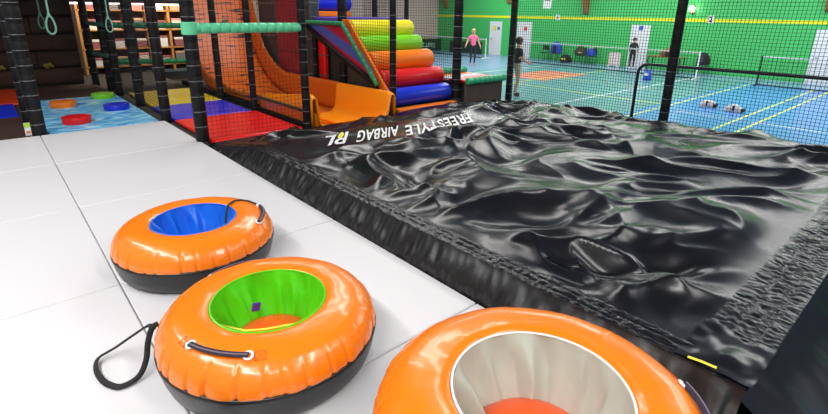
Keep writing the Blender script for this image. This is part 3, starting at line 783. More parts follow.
for z in (.7, 1.4, 2.1): MB().box((L[0] - .006, L[1] - .006, z), (Hh[0] + .006, Hh[1] + .006, z + .03)).build('strap', M_TIE, t, smooth=False)
t, L, Hh = simple('padded_upright', 'wide dark grey padded pillar between red panel and striped panel', 'padded upright', (5.06, 8.98, -.345), (5.30, 9.28, 2.24), M_GREYP, .05)
for z in (.7, 1.4, 2.1): MB().box((L[0] - .006, L[1] - .006, z), (Hh[0] + .006, Hh[1] + .006, z + .03)).build('strap', M_TIE, t, smooth=False)
t, L, Hh = simple('padded_upright', 'narrow red padded pillar below the level dark green rail', 'padded upright', (5.14, 8.62, -.345), (5.24, 8.86, 1.25), M_RED, .03)
for z in (.7, 1.1): MB().box((L[0] - .005, L[1] - .005, z), (Hh[0] + .005, Hh[1] + .005, z + .02)).build('strap', M_TIE, t, smooth=False)

# ================================================================== roller stairs
ramp = thing('stair_ramp', 'dark stair ramp carrying the foam rollers, with orange side band', 'stair ramp', (5.8, 7.0, -.345))
def rb(P): return [(y - 7.0, z + .345) for y, z in P]
MB().prism(rb([(6.78, -.345), (6.78, .14), (7.88, 1.24), (7.88, -.345)]), 'x', 5.14 - 5.8, 6.52 - 5.8).build('ramp_core', M_DECK, ramp, smooth=False)
MB().box((5.14 - 5.8, 6.42 - 7.0, 0), (6.52 - 5.8, 6.78 - 7.0, .37)).build('front_base', M_DECK, ramp, smooth=False)
MB().prism(rb([(6.42, .08), (6.42, .28), (7.62, 1.47), (7.80, 1.47), (7.80, 1.30)]), 'x', 5.055 - 5.8, 5.10 - 5.8).build('side_band', M_RO, ramp, bevel=.01)
def roller(y, z, r, m, label, x0=5.115, x1=6.54):
    t = thing('foam_roller', label, 'foam roller', ((x0 + x1) / 2, y, z - r), 0, 'foam roller steps')
    h = (x1 - x0) / 2
    MB().lathe([(r - .03, -h), (r - .008, -h + .006), (r, -h + .03), (r, h - .03), (r - .008, h - .006), (r - .03, h)], 40, axis='x', c=(0, 0, r)).build('foam_body', m, t, angle=60)
    for sx in (-1, 1):
        MB().lathe([(r - .028, sx * h), (r - .04, sx * (h + .004)), (.001, sx * (h + .006))], 40, axis='x', c=(0, 0, r)).build('end_cap', m, t)
roller(7.66, 1.30, .168, M_RY, 'yellow foam roller, topmost step below the violet landing')
roller(7.40, 1.03, .166, M_RG, 'lime green foam roller between the yellow and orange rollers')
roller(7.08, .76, .182, M_RO, 'orange foam roller between the lime and red rollers')
roller(6.78, .475, .165, M_RR, 'red foam roller resting above the blue roller')
roller(6.56, .19, .160, M_RB, 'royal blue foam roller, bottom step of the stairs')
simple('floor_wedge', 'orange padded sill in front of the blue foam roller', 'padded sill', (5.12, 6.22, -.345), (6.52, 6.40, .04), M_RO, .02)
t, L, Hh = simple('landing', 'violet edged landing deck above the yellow foam roller', 'landing deck', (5.16, 7.90, 1.40), (6.60, 9.75, 1.50), M_PURD, .02)
t, L, Hh = simple('stair_support', 'dark stair support block under the violet landing', 'support block', (5.3, 7.95, -.345), (6.45, 9.7, 1.40), M_DECK, .02)
t, L, Hh = simple('padded_sill', 'orange padded sill on the far end of the violet landing', 'padded sill', (5.2, 9.40, 1.50), (6.34, 9.70, 1.61), M_RO, .02)
roller(9.56, 1.61 + .17, .17, M_BLUE, 'dark blue foam roller on the orange sill up on the landing', 5.22, 6.36)
# striped triangular side panel
sp_ = thing('slope_guard', 'red and blue striped sloping side panel with thick black lower edge', 'side panel', (5.0, 7.9, -.345))
tri = [(8.96, 1.36), (7.64, 1.37), (6.70, .52), (6.72, .44)]
MB().prism([(y - 7.9, z + .345) for y, z in tri], 'x', -.02, .02).build('striped_sheet', M_DIAG, sp_, smooth=False)
MB().tube([(-.03, 8.98 - 7.9, 1.34 + .345), (-.03, 7.85 - 7.9, .86 + .345), (-.03, 6.66 - 7.9, .42 + .345)], .055, 12).build('lower_edge_pad', M_FOAM, sp_)
MB().prism([(8.3 - 7.9, 0), (6.75 - 7.9, 0), (6.70 - 7.9, .72), (7.6 - 7.9, 1.02), (7.6 - 7.9, .2), (8.3 - 7.9, .2)], 'x', .03, .05).build('dark_infill', M_DECK, sp_, smooth=False)

# ================================================================== nets
def net(label, o, u, v, lu, lv, sp=.048, w=.006, sag=.0, clip=None, off=0):
    o = Vector(o); u = Vector(u).normalized(); v = Vector(v).normalized(); n = u.cross(v)
    t = tag(MBnet(o, u, v, n, lu, lv, sp, w, sag, clip, off), label, 'safety net', 'black safety nets')
    return t
def MBnet(o, u, v, n, lu, lv, sp, w, sag, clip, off):
    nu = max(2, int(round(lu / sp))); nv = max(2, int(round(lv / sp)))
    cu = []; cv = []
    for i in range(nu + 1): c = lu * i / nu; cu += [c - w / 2, c + w / 2]
    for j in range(nv + 1): c = lv * j / nv; cv += [c - w / 2, c + w / 2]
    A, B = np.meshgrid(np.array(cu), np.array(cv), indexing='ij')
    D = sag * perlin(A * .9, B * .9, 20 + off)
    A2 = A + .012 * perlin(A * 1.1, B * 1.1, 21 + off); B2 = B + .012 * perlin(A * 1.1, B * 1.1, 22 + off)
    P = np.array(o)[None, None] + A2[..., None] * np.array(u) + B2[..., None] * np.array(v) + D[..., None] * np.array(n)
    m = MB(); m.v = [tuple(p) for p in P.reshape(-1, 3)]; K = len(cv); used = []
    for i in range(len(cu) - 1):
        for j in range(K - 1):
            if i % 2 == 1 and j % 2 == 1: continue
            if clip and not clip(cu[i], cv[j]): continue
            m.f.append((i * K + j, (i + 1) * K + j, (i + 1) * K + j + 1, i * K + j + 1)); m.m.append(0)
    ob = m.build('safety_net', M_NET, smooth=False, solid=w * .8)
    bm = bmesh.new(); bm.from_mesh(ob.data)
    bmesh.ops.delete(bm, geom=[x for x in bm.verts if not x.link_faces], context='VERTS'); bm.to_mesh(ob.data); bm.free()
    return ob
net('long black net between the airbag and the sports court', (7.90, -1.6, -.15), (0, 1, 0), (0, 0, 1), 7.75, 2.35, .046, .0052, .04)
net('black net hanging in front of the red mat under the mint rail', (2.0, 6.31, .02), (1.33, -.07, 0), (0, 0, 1), 1.33, 2.2, .055, .0034, .015, off=1)
net('black net along the edge of the deep blue and yellow mats', (1.965, 8.05, .02), (0, 1, 0), (0, 0, 1), 4.6, 2.2, .05, .004, .015, off=2)
net('black net rising above the sloping green rail by the rollers', (5.035, 6.36, .45), (0, 1, 0), (0, 0, 1), 1.55, 1.75, .05, .0045, .01, lambda a, b: b > (a - .22) * .95 + .02 and b + .0 < 1.8, off=3)
net('black net on the far side of the foam roller stairs', (6.68, 6.55, .35), (0, 1, 0), (0, 0, 1), 2.9, 1.85, .05, .005, .01, off=4)
# ================================================================== ropes hanging in the far corner
def rope(x, y, z0, loop, m, label, r=.013):
    t = thing('hanging_rope', label, 'rope', (x, y, 2.25), 0, 'loop ended hanging ropes')
    MB().tube([(0, 0, 0), (.005, 0, -.3), (.0, 0, z0 - 2.25)], r, 8).build('rope_line', m, t)
    a, b = loop
    P = [(a * math.sin(q) * (1 if True else 0), 0, z0 - 2.25 - b + b * math.cos(q)) for q in np.linspace(0, 2 * PI, 28, endpoint=False)]
    P = [(p[0] * (0.55 + .45 * (-(p[2] - (z0 - 2.25)) / (2 * b))), p[1], p[2]) for p in P]
    MB().tube(P, r, 8, closed=True).build('rope_loop', m, t)
    MB().lathe([(r * 1.2, -.03), (r * 1.7, -.02), (r * 1.7, .02), (r * 1.2, .03)], 12, c=(0, 0, z0 - 2.25)).build('rope_knot', m, t)
rope(.92, 10.0, 1.49, (.075, .145), M_ROPE, 'pale green rope with a hanging loop before the plank wall', .014)
rope(.83, 10.3, 1.50, (.05, .11), M_ROPED, 'dull green rope with a short loop beside the pale one', .011)
rope(1.74, 10.0, 1.46, (.06, .12), M_ROPE, 'green rope with a loop hanging before the wooden shelves', .010)
# climbing holds on the plank wall
for x, z, s, lb in ((1.02, .42, .12, 'dull yellow climbing hold low on the dark plank wall'), (.22, .42, .10, 'olive climbing hold on the plank wall beside the thick corner post')):
    t = thing('climbing_hold', lb, 'climbing hold', (x, 13.12, z), 0)
    m = MB().lathe([(.001, -.5), (.5, -.35), (.8, 0), (.6, .3), (.001, .45)], 14, axis='y')
    m.v = [(a * s, b * s * .5, c * s * .6 + .02 * math.sin(a * 7)) for a, b, c in m.v]
    m.build('hold_body', mat('olive resin', (.20, .17, .02), .6), t)
    MB().lathe([(.012, -.07), (.012, -.05)], 8, axis='y', capb=True, capt=True).build('hold_bolt', M_STEEL, t)

# leaning card by the thick post
t = thing('sign_card', 'small white and lime card leaning at the foot of the thick post', 'card', (.26, 7.99, 0))
MB().box((-.035, -.006, 0), (.035, .006, .17)).build('card_sheet', M_WHITE, t, smooth=False)
MB().box((-.034, -.009, .11), (.034, -.004, .168)).build('card_print', M_CARDG, t, smooth=False)
MB().box((-.02, -.009, .03), (.02, -.004, .06)).build('card_print', M_RO, t, smooth=False)

# ================================================================== wooden shelves with goods
SH = thing('shelving_unit', 'lit wooden shelving unit seen through the frame posts', 'shelving', (3.2, 15.4, -.052))
for x in (-1.22, -.70, -.18, .36, .92, 1.5):
    MB().box((x - .03, -.2, 0), (x + .03, .2, 2.15)).build('upright', M_WOOD, SH, bevel=.004)
for z in (.16, .62, 1.10, 1.60, 2.02):
    MB().box((-1.24, -.2, z), (1.52, .2, z + .035)).build('shelf_board', M_WOOD, SH, bevel=.004)
MB().box((-1.24, .2, 0), (1.52, .22, 2.15)).build('back_board', mat('brown back board', (.10, .06, .04), .7), SH, smooth=False)
gm = [mat('greyish white card', (.6, .58, .56), .6), mat('dusty rose card', (.52, .22, .20), .7), mat('grey box card', (.16, .15, .15), .7), mat('plum card', (.22, .07, .07), .7), mat('cream card', (.66, .58, .48), .7), mat('tan card', (.45, .28, .14), .7)]
gn = ['white', 'dusty rose', 'grey', 'plum', 'cream', 'tan']
lv = [('bottom', .195), ('second', .655), ('third', 1.135), ('top', 1.635)]
rnd = random.Random(4); seen = set()
for bi, x in enumerate((-.96, -.44, .09, .64, 1.2)):
    for li, (ln, z) in enumerate(lv):
        k = (bi * 2 + li * 3 + (bi * li)) % 6
        w = rnd.uniform(.15, .21); h = rnd.uniform(.20, .34)
        bay = ['bay closest to the plank wall', 'second bay from the plank wall', 'middle bay', 'fourth bay from the plank wall', 'bay closest to the slide'][bi]
        t = thing('storage_box', '%s storage box on the %s shelf, %s' % (gn[k], ln, bay), 'storage box', (3.2 + x, 15.36, z - .052), 0, 'boxes on the wooden shelves')
        MB().box((-w, -.14, 0), (w, .14, h)).build('box_body', gm[k], t, bevel=.008)
        MB().box((-w - .006, -.146, h - .05), (w + .006, .146, h + .006)).build('box_lid', gm[(k + 3) % 6], t, bevel=.006)
# strip lamp above the shelves
t = thing('strip_lamp', 'long white strip lamp above the wooden shelves', 'lamp', (1.6, 13.9, 1.72))
MB().box((-1.6, -.03, .03), (2.6, .03, .12)).build('lamp_bracket', M_DECK, t, smooth=False)
MB().lathe([(.018, -1.55), (.022, -1.54), (.022, 2.54), (.018, 2.55)], 10, axis='x', capb=True, capt=True).build('lamp_tube', M_TUBEL, t)

# ================================================================== guard rail beside the court
gd = thing('guard_rail', 'dark steel tube guard rail with rounded corner beside the court', 'guard rail', (8.55, 3.8, FZ))
pts = [(0, .07, 0), (0, .07, 1.55)]
for k in range(1, 7):
    q = PI / 2 * k / 6; pts.append((0, .07 - .16 * (1 - math.cos(q)), 1.55 + .16 * math.sin(q)))
pts += [(0, -2.2, 1.72), (0, -5.2, 1.72)]
MB().tube(pts, .026, 12).build('top_tube', M_STEEL, gd)
MB().tube([(0, -4.9, 0), (0, -4.9, 1.72)], .026, 12).build('rail_leg', M_STEEL, gd)
for y in (.07, -4.9): MB().lathe([(.08, 0), (.08, .012), (.03, .02)], 16, c=(0, y, 0), capb=True).build('foot_plate', M_STEEL, gd)

# ================================================================== low court nets
def court_net(x, y0, y1, ztop, label, postm=M_WHITE):
    h = ztop - FZ
    t = thing('court_net', label, 'court net', (x, (y0 + y1) / 2, FZ), 0, 'low nets across the courts')
    a, b = y0 - (y0 + y1) / 2, y1 - (y0 + y1) / 2
    for y in (a, b):
        MB().tube([(0, y, 0), (0, y, h + .03)], .028, 10).build('net_post', postm, t)
        MB().box((-.35, y - .03, 0), (.35, y + .03, .04)).build('post_foot', postm, t, bevel=.008)
    MB().box((-.012, a, h - .05), (.012, b, h)).build('top_tape', M_LINEW, t, smooth=False)
    MB().tube([(0, a, .03), (0, b, .03)], .022, 8).build('bottom_tube', M_STEEL, t)
    m = MB(); n = int((b - a) / .16); k = 7
    cu = []; cv = []
    for i in range(n + 1): c = a + (b - a) * i / n; cu += [c - .004, c + .004]
    for j in range(k + 1): c = .05 + (h - .1) * j / k; cv += [c - .004, c + .004]
    A, B = np.meshgrid(cu, cv, indexing='ij'); m.v = [(0, p, q) for p, q in zip(A.ravel(), B.ravel())]; K = len(cv)
    for i in range(len(cu) - 1):
        for j in range(K - 1):
            if i % 2 and j % 2: continue
            m.f.append((i * K + j, (i + 1) * K + j, (i + 1) * K + j + 1, i * K + j + 1)); m.m.append(0)
    m.build('net_mesh', M_NET, t, smooth=False, solid=.006)
court_net(22.3, 19.2, 24.9, .2, 'low white topped court net behind the person in pink')
court_net(22.3, 7.66, 16.9, .2, 'long low white topped court net in the middle of the hall')
court_net(22.3, 1.2, 5.47, .2, 'low white topped court net before the far white door', M_STEEL)

# ================================================================== wall plates, posters
def wall_plate(y, z, w, h, txt, label):
    t = thing('number_plate', label, 'number plate', (WX - .014, y, z - h / 2), 0)
    MB().box((-.014, -w / 2, 0), (0, w / 2, h)).build('plate', M_WHITE, t, smooth=False)
    me, bm = text_mesh(txt, h * .95, 1.0, .012)
    x = [v.co.x for v in bm.verts]; yy = [v.co.y for v in bm.verts]; cx = (min(x) + max(x)) / 2; cy = (min(yy) + max(yy)) / 2
    for v in bm.verts: v.co = Vector((-.017, -(v.co.x - cx), v.co.y - cy + h / 2))
    bm.to_mesh(me); bm.free(); me.name = 'digit'; me.materials.clear(); me.materials.append(M_BLACK)
    o = bpy.data.objects.new('digit', me); C.objects.link(o); o.parent = t
wall_plate(16.14, 1.46, .24, .32, '1', 'white number plate on the yellow stripe above the chairs with coats')
wall_plate(8.32, 1.48, .24, .32, '2', 'white number plate on the yellow stripe beside the glowing wall lamp')
t = thing('notice', 'white notice high on the green wall above plate 1', 'notice', (WX - .002, 16.92, 1.93))
MB().box((-.01, -.27, 0), (0, .27, .75)).build('notice_sheet', M_WHITE, t, smooth=False)
MB().box((-.013, -.2, .42), (-.009, .2, .47)).build('notice_print', M_TIE, t, smooth=False)
t = thing('notice_stand', 'small white pinkish notice stand on the floor by the green wall', 'notice stand', (24.1, 12.2, FZ))
MB().box((-.02, -.30, .08), (.02, .30, .72)).build('stand_board', mat('pinkish white card', (.80, .66, .64), .5), t, smooth=False)
for y in (-.25, .25): MB().box((-.15, y - .02, 0), (.15, y + .02, .09)).build('stand_foot', M_WHITE, t, smooth=False)
t = thing('wall_lamp', 'small glowing wall lamp beside the post in the court-side net', 'lamp', (WX, 9.12, 1.72))
MB().box((-.08, -.07, 0), (0, .07, .36)).build('lamp_back', M_WOODB, t, smooth=False)
MB().lathe([(.001, -.12), (.09, -.08), (.12, .02), (.08, .12), (.001, .15)], 20, c=(-.2, 0, .2)).build('lamp_globe', M_LAMP, t)

# banners along the floor of the far corner
def banner(loc, rz, w, h, txt, label):
    t = thing('banner_board', label, 'banner board', loc, rz)
    MB().box((-w / 2, -.03, .02), (w / 2, .03, h)).build('board', M_BOARD, t, bevel=.006)
    for x in (-w / 2 + .15, w / 2 - .15): MB().box((x - .02, -.18, 0), (x + .02, .18, .04)).build('board_foot', M_STEEL, t, smooth=False)
    if txt:
        me, bm = text_mesh(txt, h * .5, 1.0, .01)
        x = [v.co.x for v in bm.verts]; cx = (min(x) + max(x)) / 2; sc = min(1.0, w * .8 / (max(x) - min(x)))
        for v in bm.verts: v.co = Vector(((v.co.x - cx) * sc, -.034, v.co.y * sc + h * .34))
        bm.to_mesh(me); bm.free(); me.name = 'board_lettering'; me.materials.clear(); me.materials.append(mat('pale green print', (.42, .62, .48), .5))
        o = bpy.data.objects.new('board_lettering', me); C.objects.link(o); o.parent = t
banner((23.3, 25.4, FZ), 0, 2.7, .8, '4Z.UNIJ', 'dark banner board with pale lettering below the pink wall')
banner((24.2, 22.6, FZ), -PI / 2, 2.9, .75, None, 'dark banner board along the green wall behind the person in pink')

# ================================================================== chairs, coats, bags along the green wall
def chair(x, y, rz, label):
    t = thing('folding_chair', label, 'chair', (x, y, FZ), rz, 'chairs along the green wall')
    MB().box((-.2, -.2, .43), (.2, .2, .46)).build('seat', M_PLUM, t, bevel=.01)
    b = MB().box((-.2, .18, .58), (.2, .21, .84)); b.build('backrest', M_PLUM, t, bevel=.01)
    for sx in (-1, 1):
        MB().tube([(sx * .19, -.19, 0), (sx * .19, -.17, .44)], .013, 6).build('leg', M_STEEL, t)
        MB().tube([(sx * .19, .24, 0), (sx * .19, .19, .44), (sx * .19, .195, .84)], .013, 6).build('leg', M_STEEL, t)
W_ = -PI / 2
chair(24.2, 16.5, W_, 'empty dark chair beside the chair with a blue coat')
chair(24.2, 15.65, W_, 'dark chair under a blue coat by the green wall')
chair(24.2, 14.15, W_, 'dark chair holding a heap of dark clothes')
chair(24.2, 13.55, W_, 'dark chair with a small blue coat, next to the heap of clothes')
chair(24.2, 8.15, W_, 'lone dark chair beyond the end post of the long court net')
def blob(name, label, cat, loc, size, m, seed, parts=()):
    t = thing(name, label, cat, loc, 0)
    def d(r, z, q, i):
        return r * (1 + .16 * math.sin(3 * q + seed) + .10 * math.sin(7 * q + seed * 2 + z * 4)), z + .05 * math.sin(2 * q + seed)
    mm = MB().lathe([(.45, 0), (.5, .15), (.46, .5), (.36, .8), (.2, .97), (.01, 1.0)], 24, disp=d, capb=True)
    mm.v = [(a * size[0], b * size[1], max(c, 0) * size[2]) for a, b, c in mm.v]
    mm.build('main_body', m, t)
    for (nm, lo, hi, pm) in parts: MB().box(lo, hi).build(nm, pm, t, bevel=.01)
    return t
blob('coat', 'blue coat piled on a dark chair by the green wall', 'coat', (24.15, 15.65, FZ + .46), (.45, .62, .62), M_BLUEC, 1, [('coat_lining', (-.235, -.1, .05), (-.19, .1, .4), M_BLKC)])
blob('coat', 'heap of dark olive clothes on a chair', 'coat', (24.15, 14.15, FZ + .46), (.5, .6, .45), mat('olive cloth', (.05, .055, .03), .8), 2, [('sleeve', (-.27, -.2, .1), (-.2, .0, .16), M_BEIGE)])
blob('coat', 'small blue coat on the chair next to the heap of clothes', 'coat', (24.15, 13.55, FZ + .46), (.4, .42, .40), M_BLUEC, 3, [('coat_collar', (-.1, -.1, .36), (.1, .1, .42), M_BEIGE)])
blob('sports_bag', 'black sports bag with yellow band on the floor by the chairs', 'sports bag', (24.1, 15.0, FZ), (.5, .6, .42), M_BLKC, 4, [('yellow_band', (-.27, -.12, .16), (-.2, .12, .23), M_YEL)])
blob('sports_bag', 'black rounded bag on the lone dark chair', 'sports bag', (24.2, 8.15, FZ + .46), (.42, .5, .5), M_BLKC, 5, [('bag_pocket', (-.24, -.1, .1), (-.17, .1, .3), M_GREYP)])
blob('sports_bag', 'small blue bag on the court seen beside the guard rail corner', 'sports bag', (20.2, 8.75, FZ), (.30, .30, .42), M_BLUEC, 6, [('bag_flap', (-.16, -.08, .2), (-.1, .08, .3), M_WHITE)])
for x, y, s, lb in ((15.6, 4.90, 7, 'white and grey holdall lying on the court, the one closer to the guard rail corner'), (15.35, 4.15, 8, 'white and dark holdall lying between the yellow court lines')):
    t = blob('holdall', lb, 'bag', (x, y, FZ), (.26, .46, .20), mat('off white fabric', (.62, .60, .60), .7), s, [('bag_strap', (-.14, -.02, .05), (.1, .02, .19), M_BLKC), ('dark_end', (-.1, -.24, .02), (.1, -.17, .12), M_BLKC)])
# table behind the long net
t = thing('side_table', 'brown topped table behind the end post of the long court net', 'table', (23.6, 9.5, FZ))
MB().box((-.3, -.75, .70), (.3, .75, .74)).build('table_top', M_WOODB, t, bevel=.01)
for sx in (-1, 1):
    for sy in (-1, 1): MB().box((sx * .26 - .02, sy * .7 - .02, 0), (sx * .26 + .02, sy * .7 + .02, .70)).build('leg', M_STEEL, t, smooth=False)
blob('backpack', 'brown backpack on the table behind the long net', 'backpack', (23.6, 9.35, FZ + .74), (.4, .8, .36), mat('brown cloth', (.22, .11, .05), .8), 3, [('pocket', (-.22, -.15, .05), (-.17, .15, .22), M_BLKC)])

# ================================================================== people
def person(label, loc, rz, J, matsel, hair_m, hair_long, scale=1.0):
    """J: joint dict in metres, figure facing -Y; grown as one skinned surface."""
    t = thing('person', label, 'person', loc, rz)
    t.scale = (scale,) * 3
    names = list(J); idx = {n: i for i, n in enumerate(names)}
    E = [('pelvis', 'waist'), ('waist', 'chest'), ('chest', 'neck'), ('neck', 'chin'), ('chin', 'head'), ('head', 'crown')]
    for s in 'LR':
        E += [('chest', 'sh' + s), ('sh' + s, 'el' + s), ('el' + s, 'wr' + s), ('wr' + s, 'palm' + s),
              ('pelvis', 'hip' + s), ('hip' + s, 'kn' + s), ('kn' + s, 'an' + s), ('an' + s, 'toe' + s)]
    R = {'pelvis': .125, 'waist': .105, 'chest': .13, 'neck': .055, 'chin': .07, 'head': .095, 'crown': .06, 'sh': .06, 'el': .042, 'wr': .028, 'palm': .03, 'hip': .09, 'kn': .055, 'an': .04, 'toe': .036}
    me = bpy.data.meshes.new('body'); me.from_pydata([J[n] for n in names], [(idx[a], idx[b]) for a, b in E], [])
    o = bpy.data.objects.new('tmp_body', me); C.objects.link(o)
    sk = o.modifiers.new('skin', 'SKIN'); sk.use_smooth_shade = True
    for n in names:
        r = R.get(n, R.get(n[:-1], .05)); v = me.skin_vertices[0].data[idx[n]]
        v.radius = (r * 1.15, r * .85) if n in ('pelvis', 'waist', 'chest') else (r, r)
        v.use_root = (n == 'pelvis')
    ss = o.modifiers.new('sub', 'SUBSURF'); ss.levels = ss.render_levels = 2
    bpy.context.view_layer.update()
    m2 = bpy.data.meshes.new_from_object(o.evaluated_get(bpy.context.evaluated_depsgraph_get()))
    bpy.data.objects.remove(o)
    B = MB(); B.v = [tuple(v.co) for v in m2.vertices]; B.f = [tuple(p.vertices) for p in m2.polygons]; B.m = [0] * len(B.f)
    segs = [(a, b, Vector(J[a]), Vector(J[b])) for a, b in E]
    slots = [M_SKIN]
    def slot(m):
        if m not in slots: slots.append(m)
        return slots.index(m)
    for i, p in enumerate(m2.polygons):
        c = p.center; best = None
        for a, b, A, Bb in segs:
            d = Bb - A; u = max(0, min(1, (c - A).dot(d) / d.length_squared)); dist = (A + d * u - c).length
            if best is None or dist < best[0]: best = (dist, a, b, u)
        B.m[i] = slot(matsel(best[1], best[2], best[3], c))
    # fingers and thumb on each palm, nose, eyes and ears
    for s in 'LR':
        pw = Vector(J['wr' + s]); pp = Vector(J['palm' + s]); d = (pp - pw).normalized()
        side = d.cross(Vector((1, 0, 0)) if abs(d.x) < .8 else Vector((0, 1, 0))).normalized(); nrm = d.cross(side)
        for k, ln in ((-1.5, .065), (-.5, .078), (.5, .082), (1.5, .074)):
            a = pp + side * (k * .016); B.tube([a, a + d * ln * .55, a + d * ln * .9 + nrm * ln * .3], [.0095, .0085, .007], 6)
        a = pw + d * .03 + side * .02; B.tube([a, a + side * .03 + d * .03, a + side * .035 + d * .06], [.011, .010, .008], 6)
    h = Vector(J['head']); 
    B.add(*ball(h + Vector((0, -.108, -.01)), (.014, .018, .020)), 0)
    for sx in (-1, 1):
        B.add(*ball(h + Vector((sx * .034, -.088, .018)), (.012, .008, .007)), slot(M_EYE))
        B.add(*ball(h + Vector((sx * .098, .0, -.005)), (.012, .02, .032)), 0)
    B.add(*ball(h + Vector((0, -.086, -.055)), (.022, .008, .006)), slot(M_PINKC))
    body = B.build('body', slots, t, angle=180)
    hm = MB(); V, F = ball((0, 0, 0), (.112, .118, .12), 18, 12)
    V = [(x, y + .015, z + .03) for x, y, z in V]
    keep = lambda v: not (v[1] < -.03 and v[2] < .055)
    V = [(v if keep(v) else (v[0] * .8, max(v[1], -.06), v[2])) for v in V]
    hm.add([tuple(h + Vector(v)) for v in V], F)
    if hair_long: hm.tube([h + Vector((0, .10, .06)), h + Vector((0, .15, .0)), h + Vector((0, .14, -.14)), h + Vector((0, .12, -.24))], [.035, .04, .032, .012], 10)
    hm.build('hair', hair_m, t, angle=180)
    return t
def ball(c, r, seg=12, ring=8):
    V = []; F = []
    for i in range(ring + 1):
        a = PI * i / ring
        for k in range(seg):
            b = 2 * PI * k / seg; V.append((c[0] + r[0] * math.sin(a) * math.cos(b), c[1] + r[1] * math.sin(a) * math.sin(b), c[2] + r[2] * math.cos(a)))
    for i in range(ring):
        for k in range(seg):
            F.append((i * seg + k, i * seg + (k + 1) % seg, (i + 1) * seg + (k + 1) % seg, (i + 1) * seg + k))
    return V, F
def joints(arms, legs):
    J = {'pelvis': (0, 0, .93), 'waist': (0, .0, 1.10), 'chest': (0, 0, 1.33), 'neck': (0, .01, 1.47), 'chin': (0, -.01, 1.54), 'head': (0, -.015, 1.61), 'crown': (0, 0, 1.69)}
    for s, sg in (('L', 1), ('R', -1)):
        J['sh' + s] = (sg * .17, 0, 1.38); J['hip' + s] = (sg * .09, 0, .88)
        (J['el' + s], J['wr' + s], J['palm' + s]) = arms[s]; (J['kn' + s], J['an' + s], J['toe' + s]) = legs[s]
    return J
Jg = joints({'L': ((.27, -.02, 1.13), (.33, -.14, .93), (.34, -.18, .86)), 'R': ((-.29, .0, 1.15), (-.38, -.12, .97), (-.42, -.16, .91))},
            {'L': ((.10, -.03, .49), (.10, .02, .08), (.11, -.14, .04)), 'R': ((-.09, -.02, .49), (-.10, .03, .08), (-.13, -.13, .04))})
def girl(a, b, u, c):
    if b.startswith('toe') or c.z < .10: return M_PINKS
    if a.startswith('kn') or a.startswith('hip') or b.startswith('hip') or c.z < .97 and a in ('pelvis',): return M_BLKC
    if a.startswith('sh') and u < .55 or a in ('pelvis', 'waist', 'chest') and c.z < 1.44: return M_PINKC
    return M_SKIN
person('person with blond hair, pink top and black leggings standing on the court', (18.6, 16.85, FZ), math.radians(-35), Jg, girl, M_HAIRB, True, 1.02)
Jm = joints({'L': ((.24, -.06, 1.12), (.22, -.26, 1.02), (.20, -.33, 1.02)), 'R': ((-.24, -.05, 1.12), (-.22, -.25, 1.0), (-.20, -.32, 1.0))},
            {'L': ((.11, -.10, .50), (.11, -.02, .08), (.12, -.18, .04)), 'R': ((-.10, .0, .49), (-.12, .10, .08), (-.14, -.06, .04))})
def man(a, b, u, c):
    if b.startswith('toe') or c.z < .10: return M_BLKC
    if a.startswith('hip') and u < .95 or b.startswith('hip') or c.z < .97 and a == 'pelvis': return M_BEIGE
    if a.startswith('sh') and u < .6 or a in ('pelvis', 'waist', 'chest') and c.z < 1.44: return M_BLKC
    return M_SKIN
person('person with dark hair, dark shirt and beige shorts behind the net post', (12.60, 9.50, FZ), math.radians(60), Jm, man, M_HAIRD, False, 1.05)
Jc = joints({'L': ((.22, -.06, 1.12), (.18, -.22, 1.0), (.15, -.28, .98)), 'R': ((-.22, -.05, 1.12), (-.20, -.2, .98), (-.17, -.26, .96))},
            {'L': ((.10, -.10, .50), (.10, .0, .08), (.11, -.16, .04)), 'R': ((-.10, .0, .49), (-.10, .06, .08), (-.12, -.10, .04))})
def dark(a, b, u, c):
    if b.startswith('toe') or c.z < .10: return M_WHITE
    if a in ('chin', 'head', 'neck') or a.startswith('wr'): return M_SKIN
    return M_BLKC
person('small person in dark clothes standing before the white door by the notice stand', (24.0, 11.25, FZ), math.radians(-60), Jc, dark, M_HAIRD, False, .85)

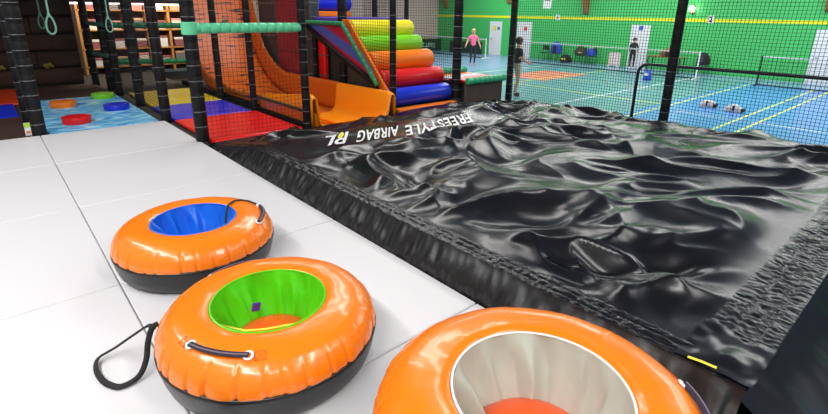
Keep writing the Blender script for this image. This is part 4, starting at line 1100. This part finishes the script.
# ================================================================== light
def area(loc, size, power, rot=(0, 0, 0), col=(1, .98, .95)):
    l = bpy.data.lights.new('area_light', 'AREA'); l.shape = 'RECTANGLE'; l.size, l.size_y = size; l.energy = power; l.color = col
    o = bpy.data.objects.new('area_light', l); C.objects.link(o); o.location = loc; o.rotation_euler = rot
    return o
for x, y in ((14, 1), (14, 8), (14, 16), (18, 1), (18, 8), (18, 16), (22, 3), (22, 11), (22, 19)):
    area((x, y, 4.85), (1.2, 5.0), 210)
for x, y, p in ((-2.2, -2.0, 200), (-2.2, 2.2, 180), (-1.6, 6.4, 130), (2.2, -3.2, 170), (6.0, -3.6, 120), (4.4, 8.4, 55), (6.0, 8.2, 60), (5.4, 6.0, 80)):  # unseen lamps, set clear of airbag reflections; some added to brighten slide and rollers
    area((x, y, 4.85), (.35, 5.0), p)
area((3.2, 14.4, 2.2), (2.4, .3), 70, (math.radians(25), 0, 0), (1, .85, .68))

w = bpy.data.worlds.new('World'); bpy.context.scene.world = w; w.use_nodes = True
bg = w.node_tree.nodes['Background']; bg.inputs['Color'].default_value = (.86, .93, 1, 1); bg.inputs['Strength'].default_value = .32

# ================================================================== camera
cam = bpy.data.cameras.new('camera'); co = bpy.data.objects.new('camera', cam); C.objects.link(co)
f, cx, cy = 484.066, 413.636, 167.147
pitch, yaw, roll = math.radians(17.67879), math.radians(41.19809), math.radians(.73099)
fwd = Vector((math.sin(yaw) * math.cos(pitch), math.cos(yaw) * math.cos(pitch), -math.sin(pitch)))
right = Vector((math.cos(yaw), -math.sin(yaw), 0)); up = right.cross(fwd)
r2 = right * math.cos(roll) + up * math.sin(roll); u2 = up * math.cos(roll) - right * math.sin(roll)
co.matrix_world = Matrix(((r2.x, u2.x, -fwd.x, 0), (r2.y, u2.y, -fwd.y, 0), (r2.z, u2.z, -fwd.z, 1.6), (0, 0, 0, 1)))
cam.sensor_width = 36; cam.lens = f / 828 * 36; cam.shift_x = (414 - cx) / 828; cam.shift_y = (cy - 207) / 828
cam.clip_start = .05; cam.clip_end = 200
sc = bpy.context.scene; sc.camera = co
sc.view_settings.view_transform = 'Standard'; sc.view_settings.look = 'None'
sc.view_settings.exposure = 0.33; sc.view_settings.gamma = 1.0; sc.view_settings.use_curve_mapping = False
sc.cycles.use_denoising = True
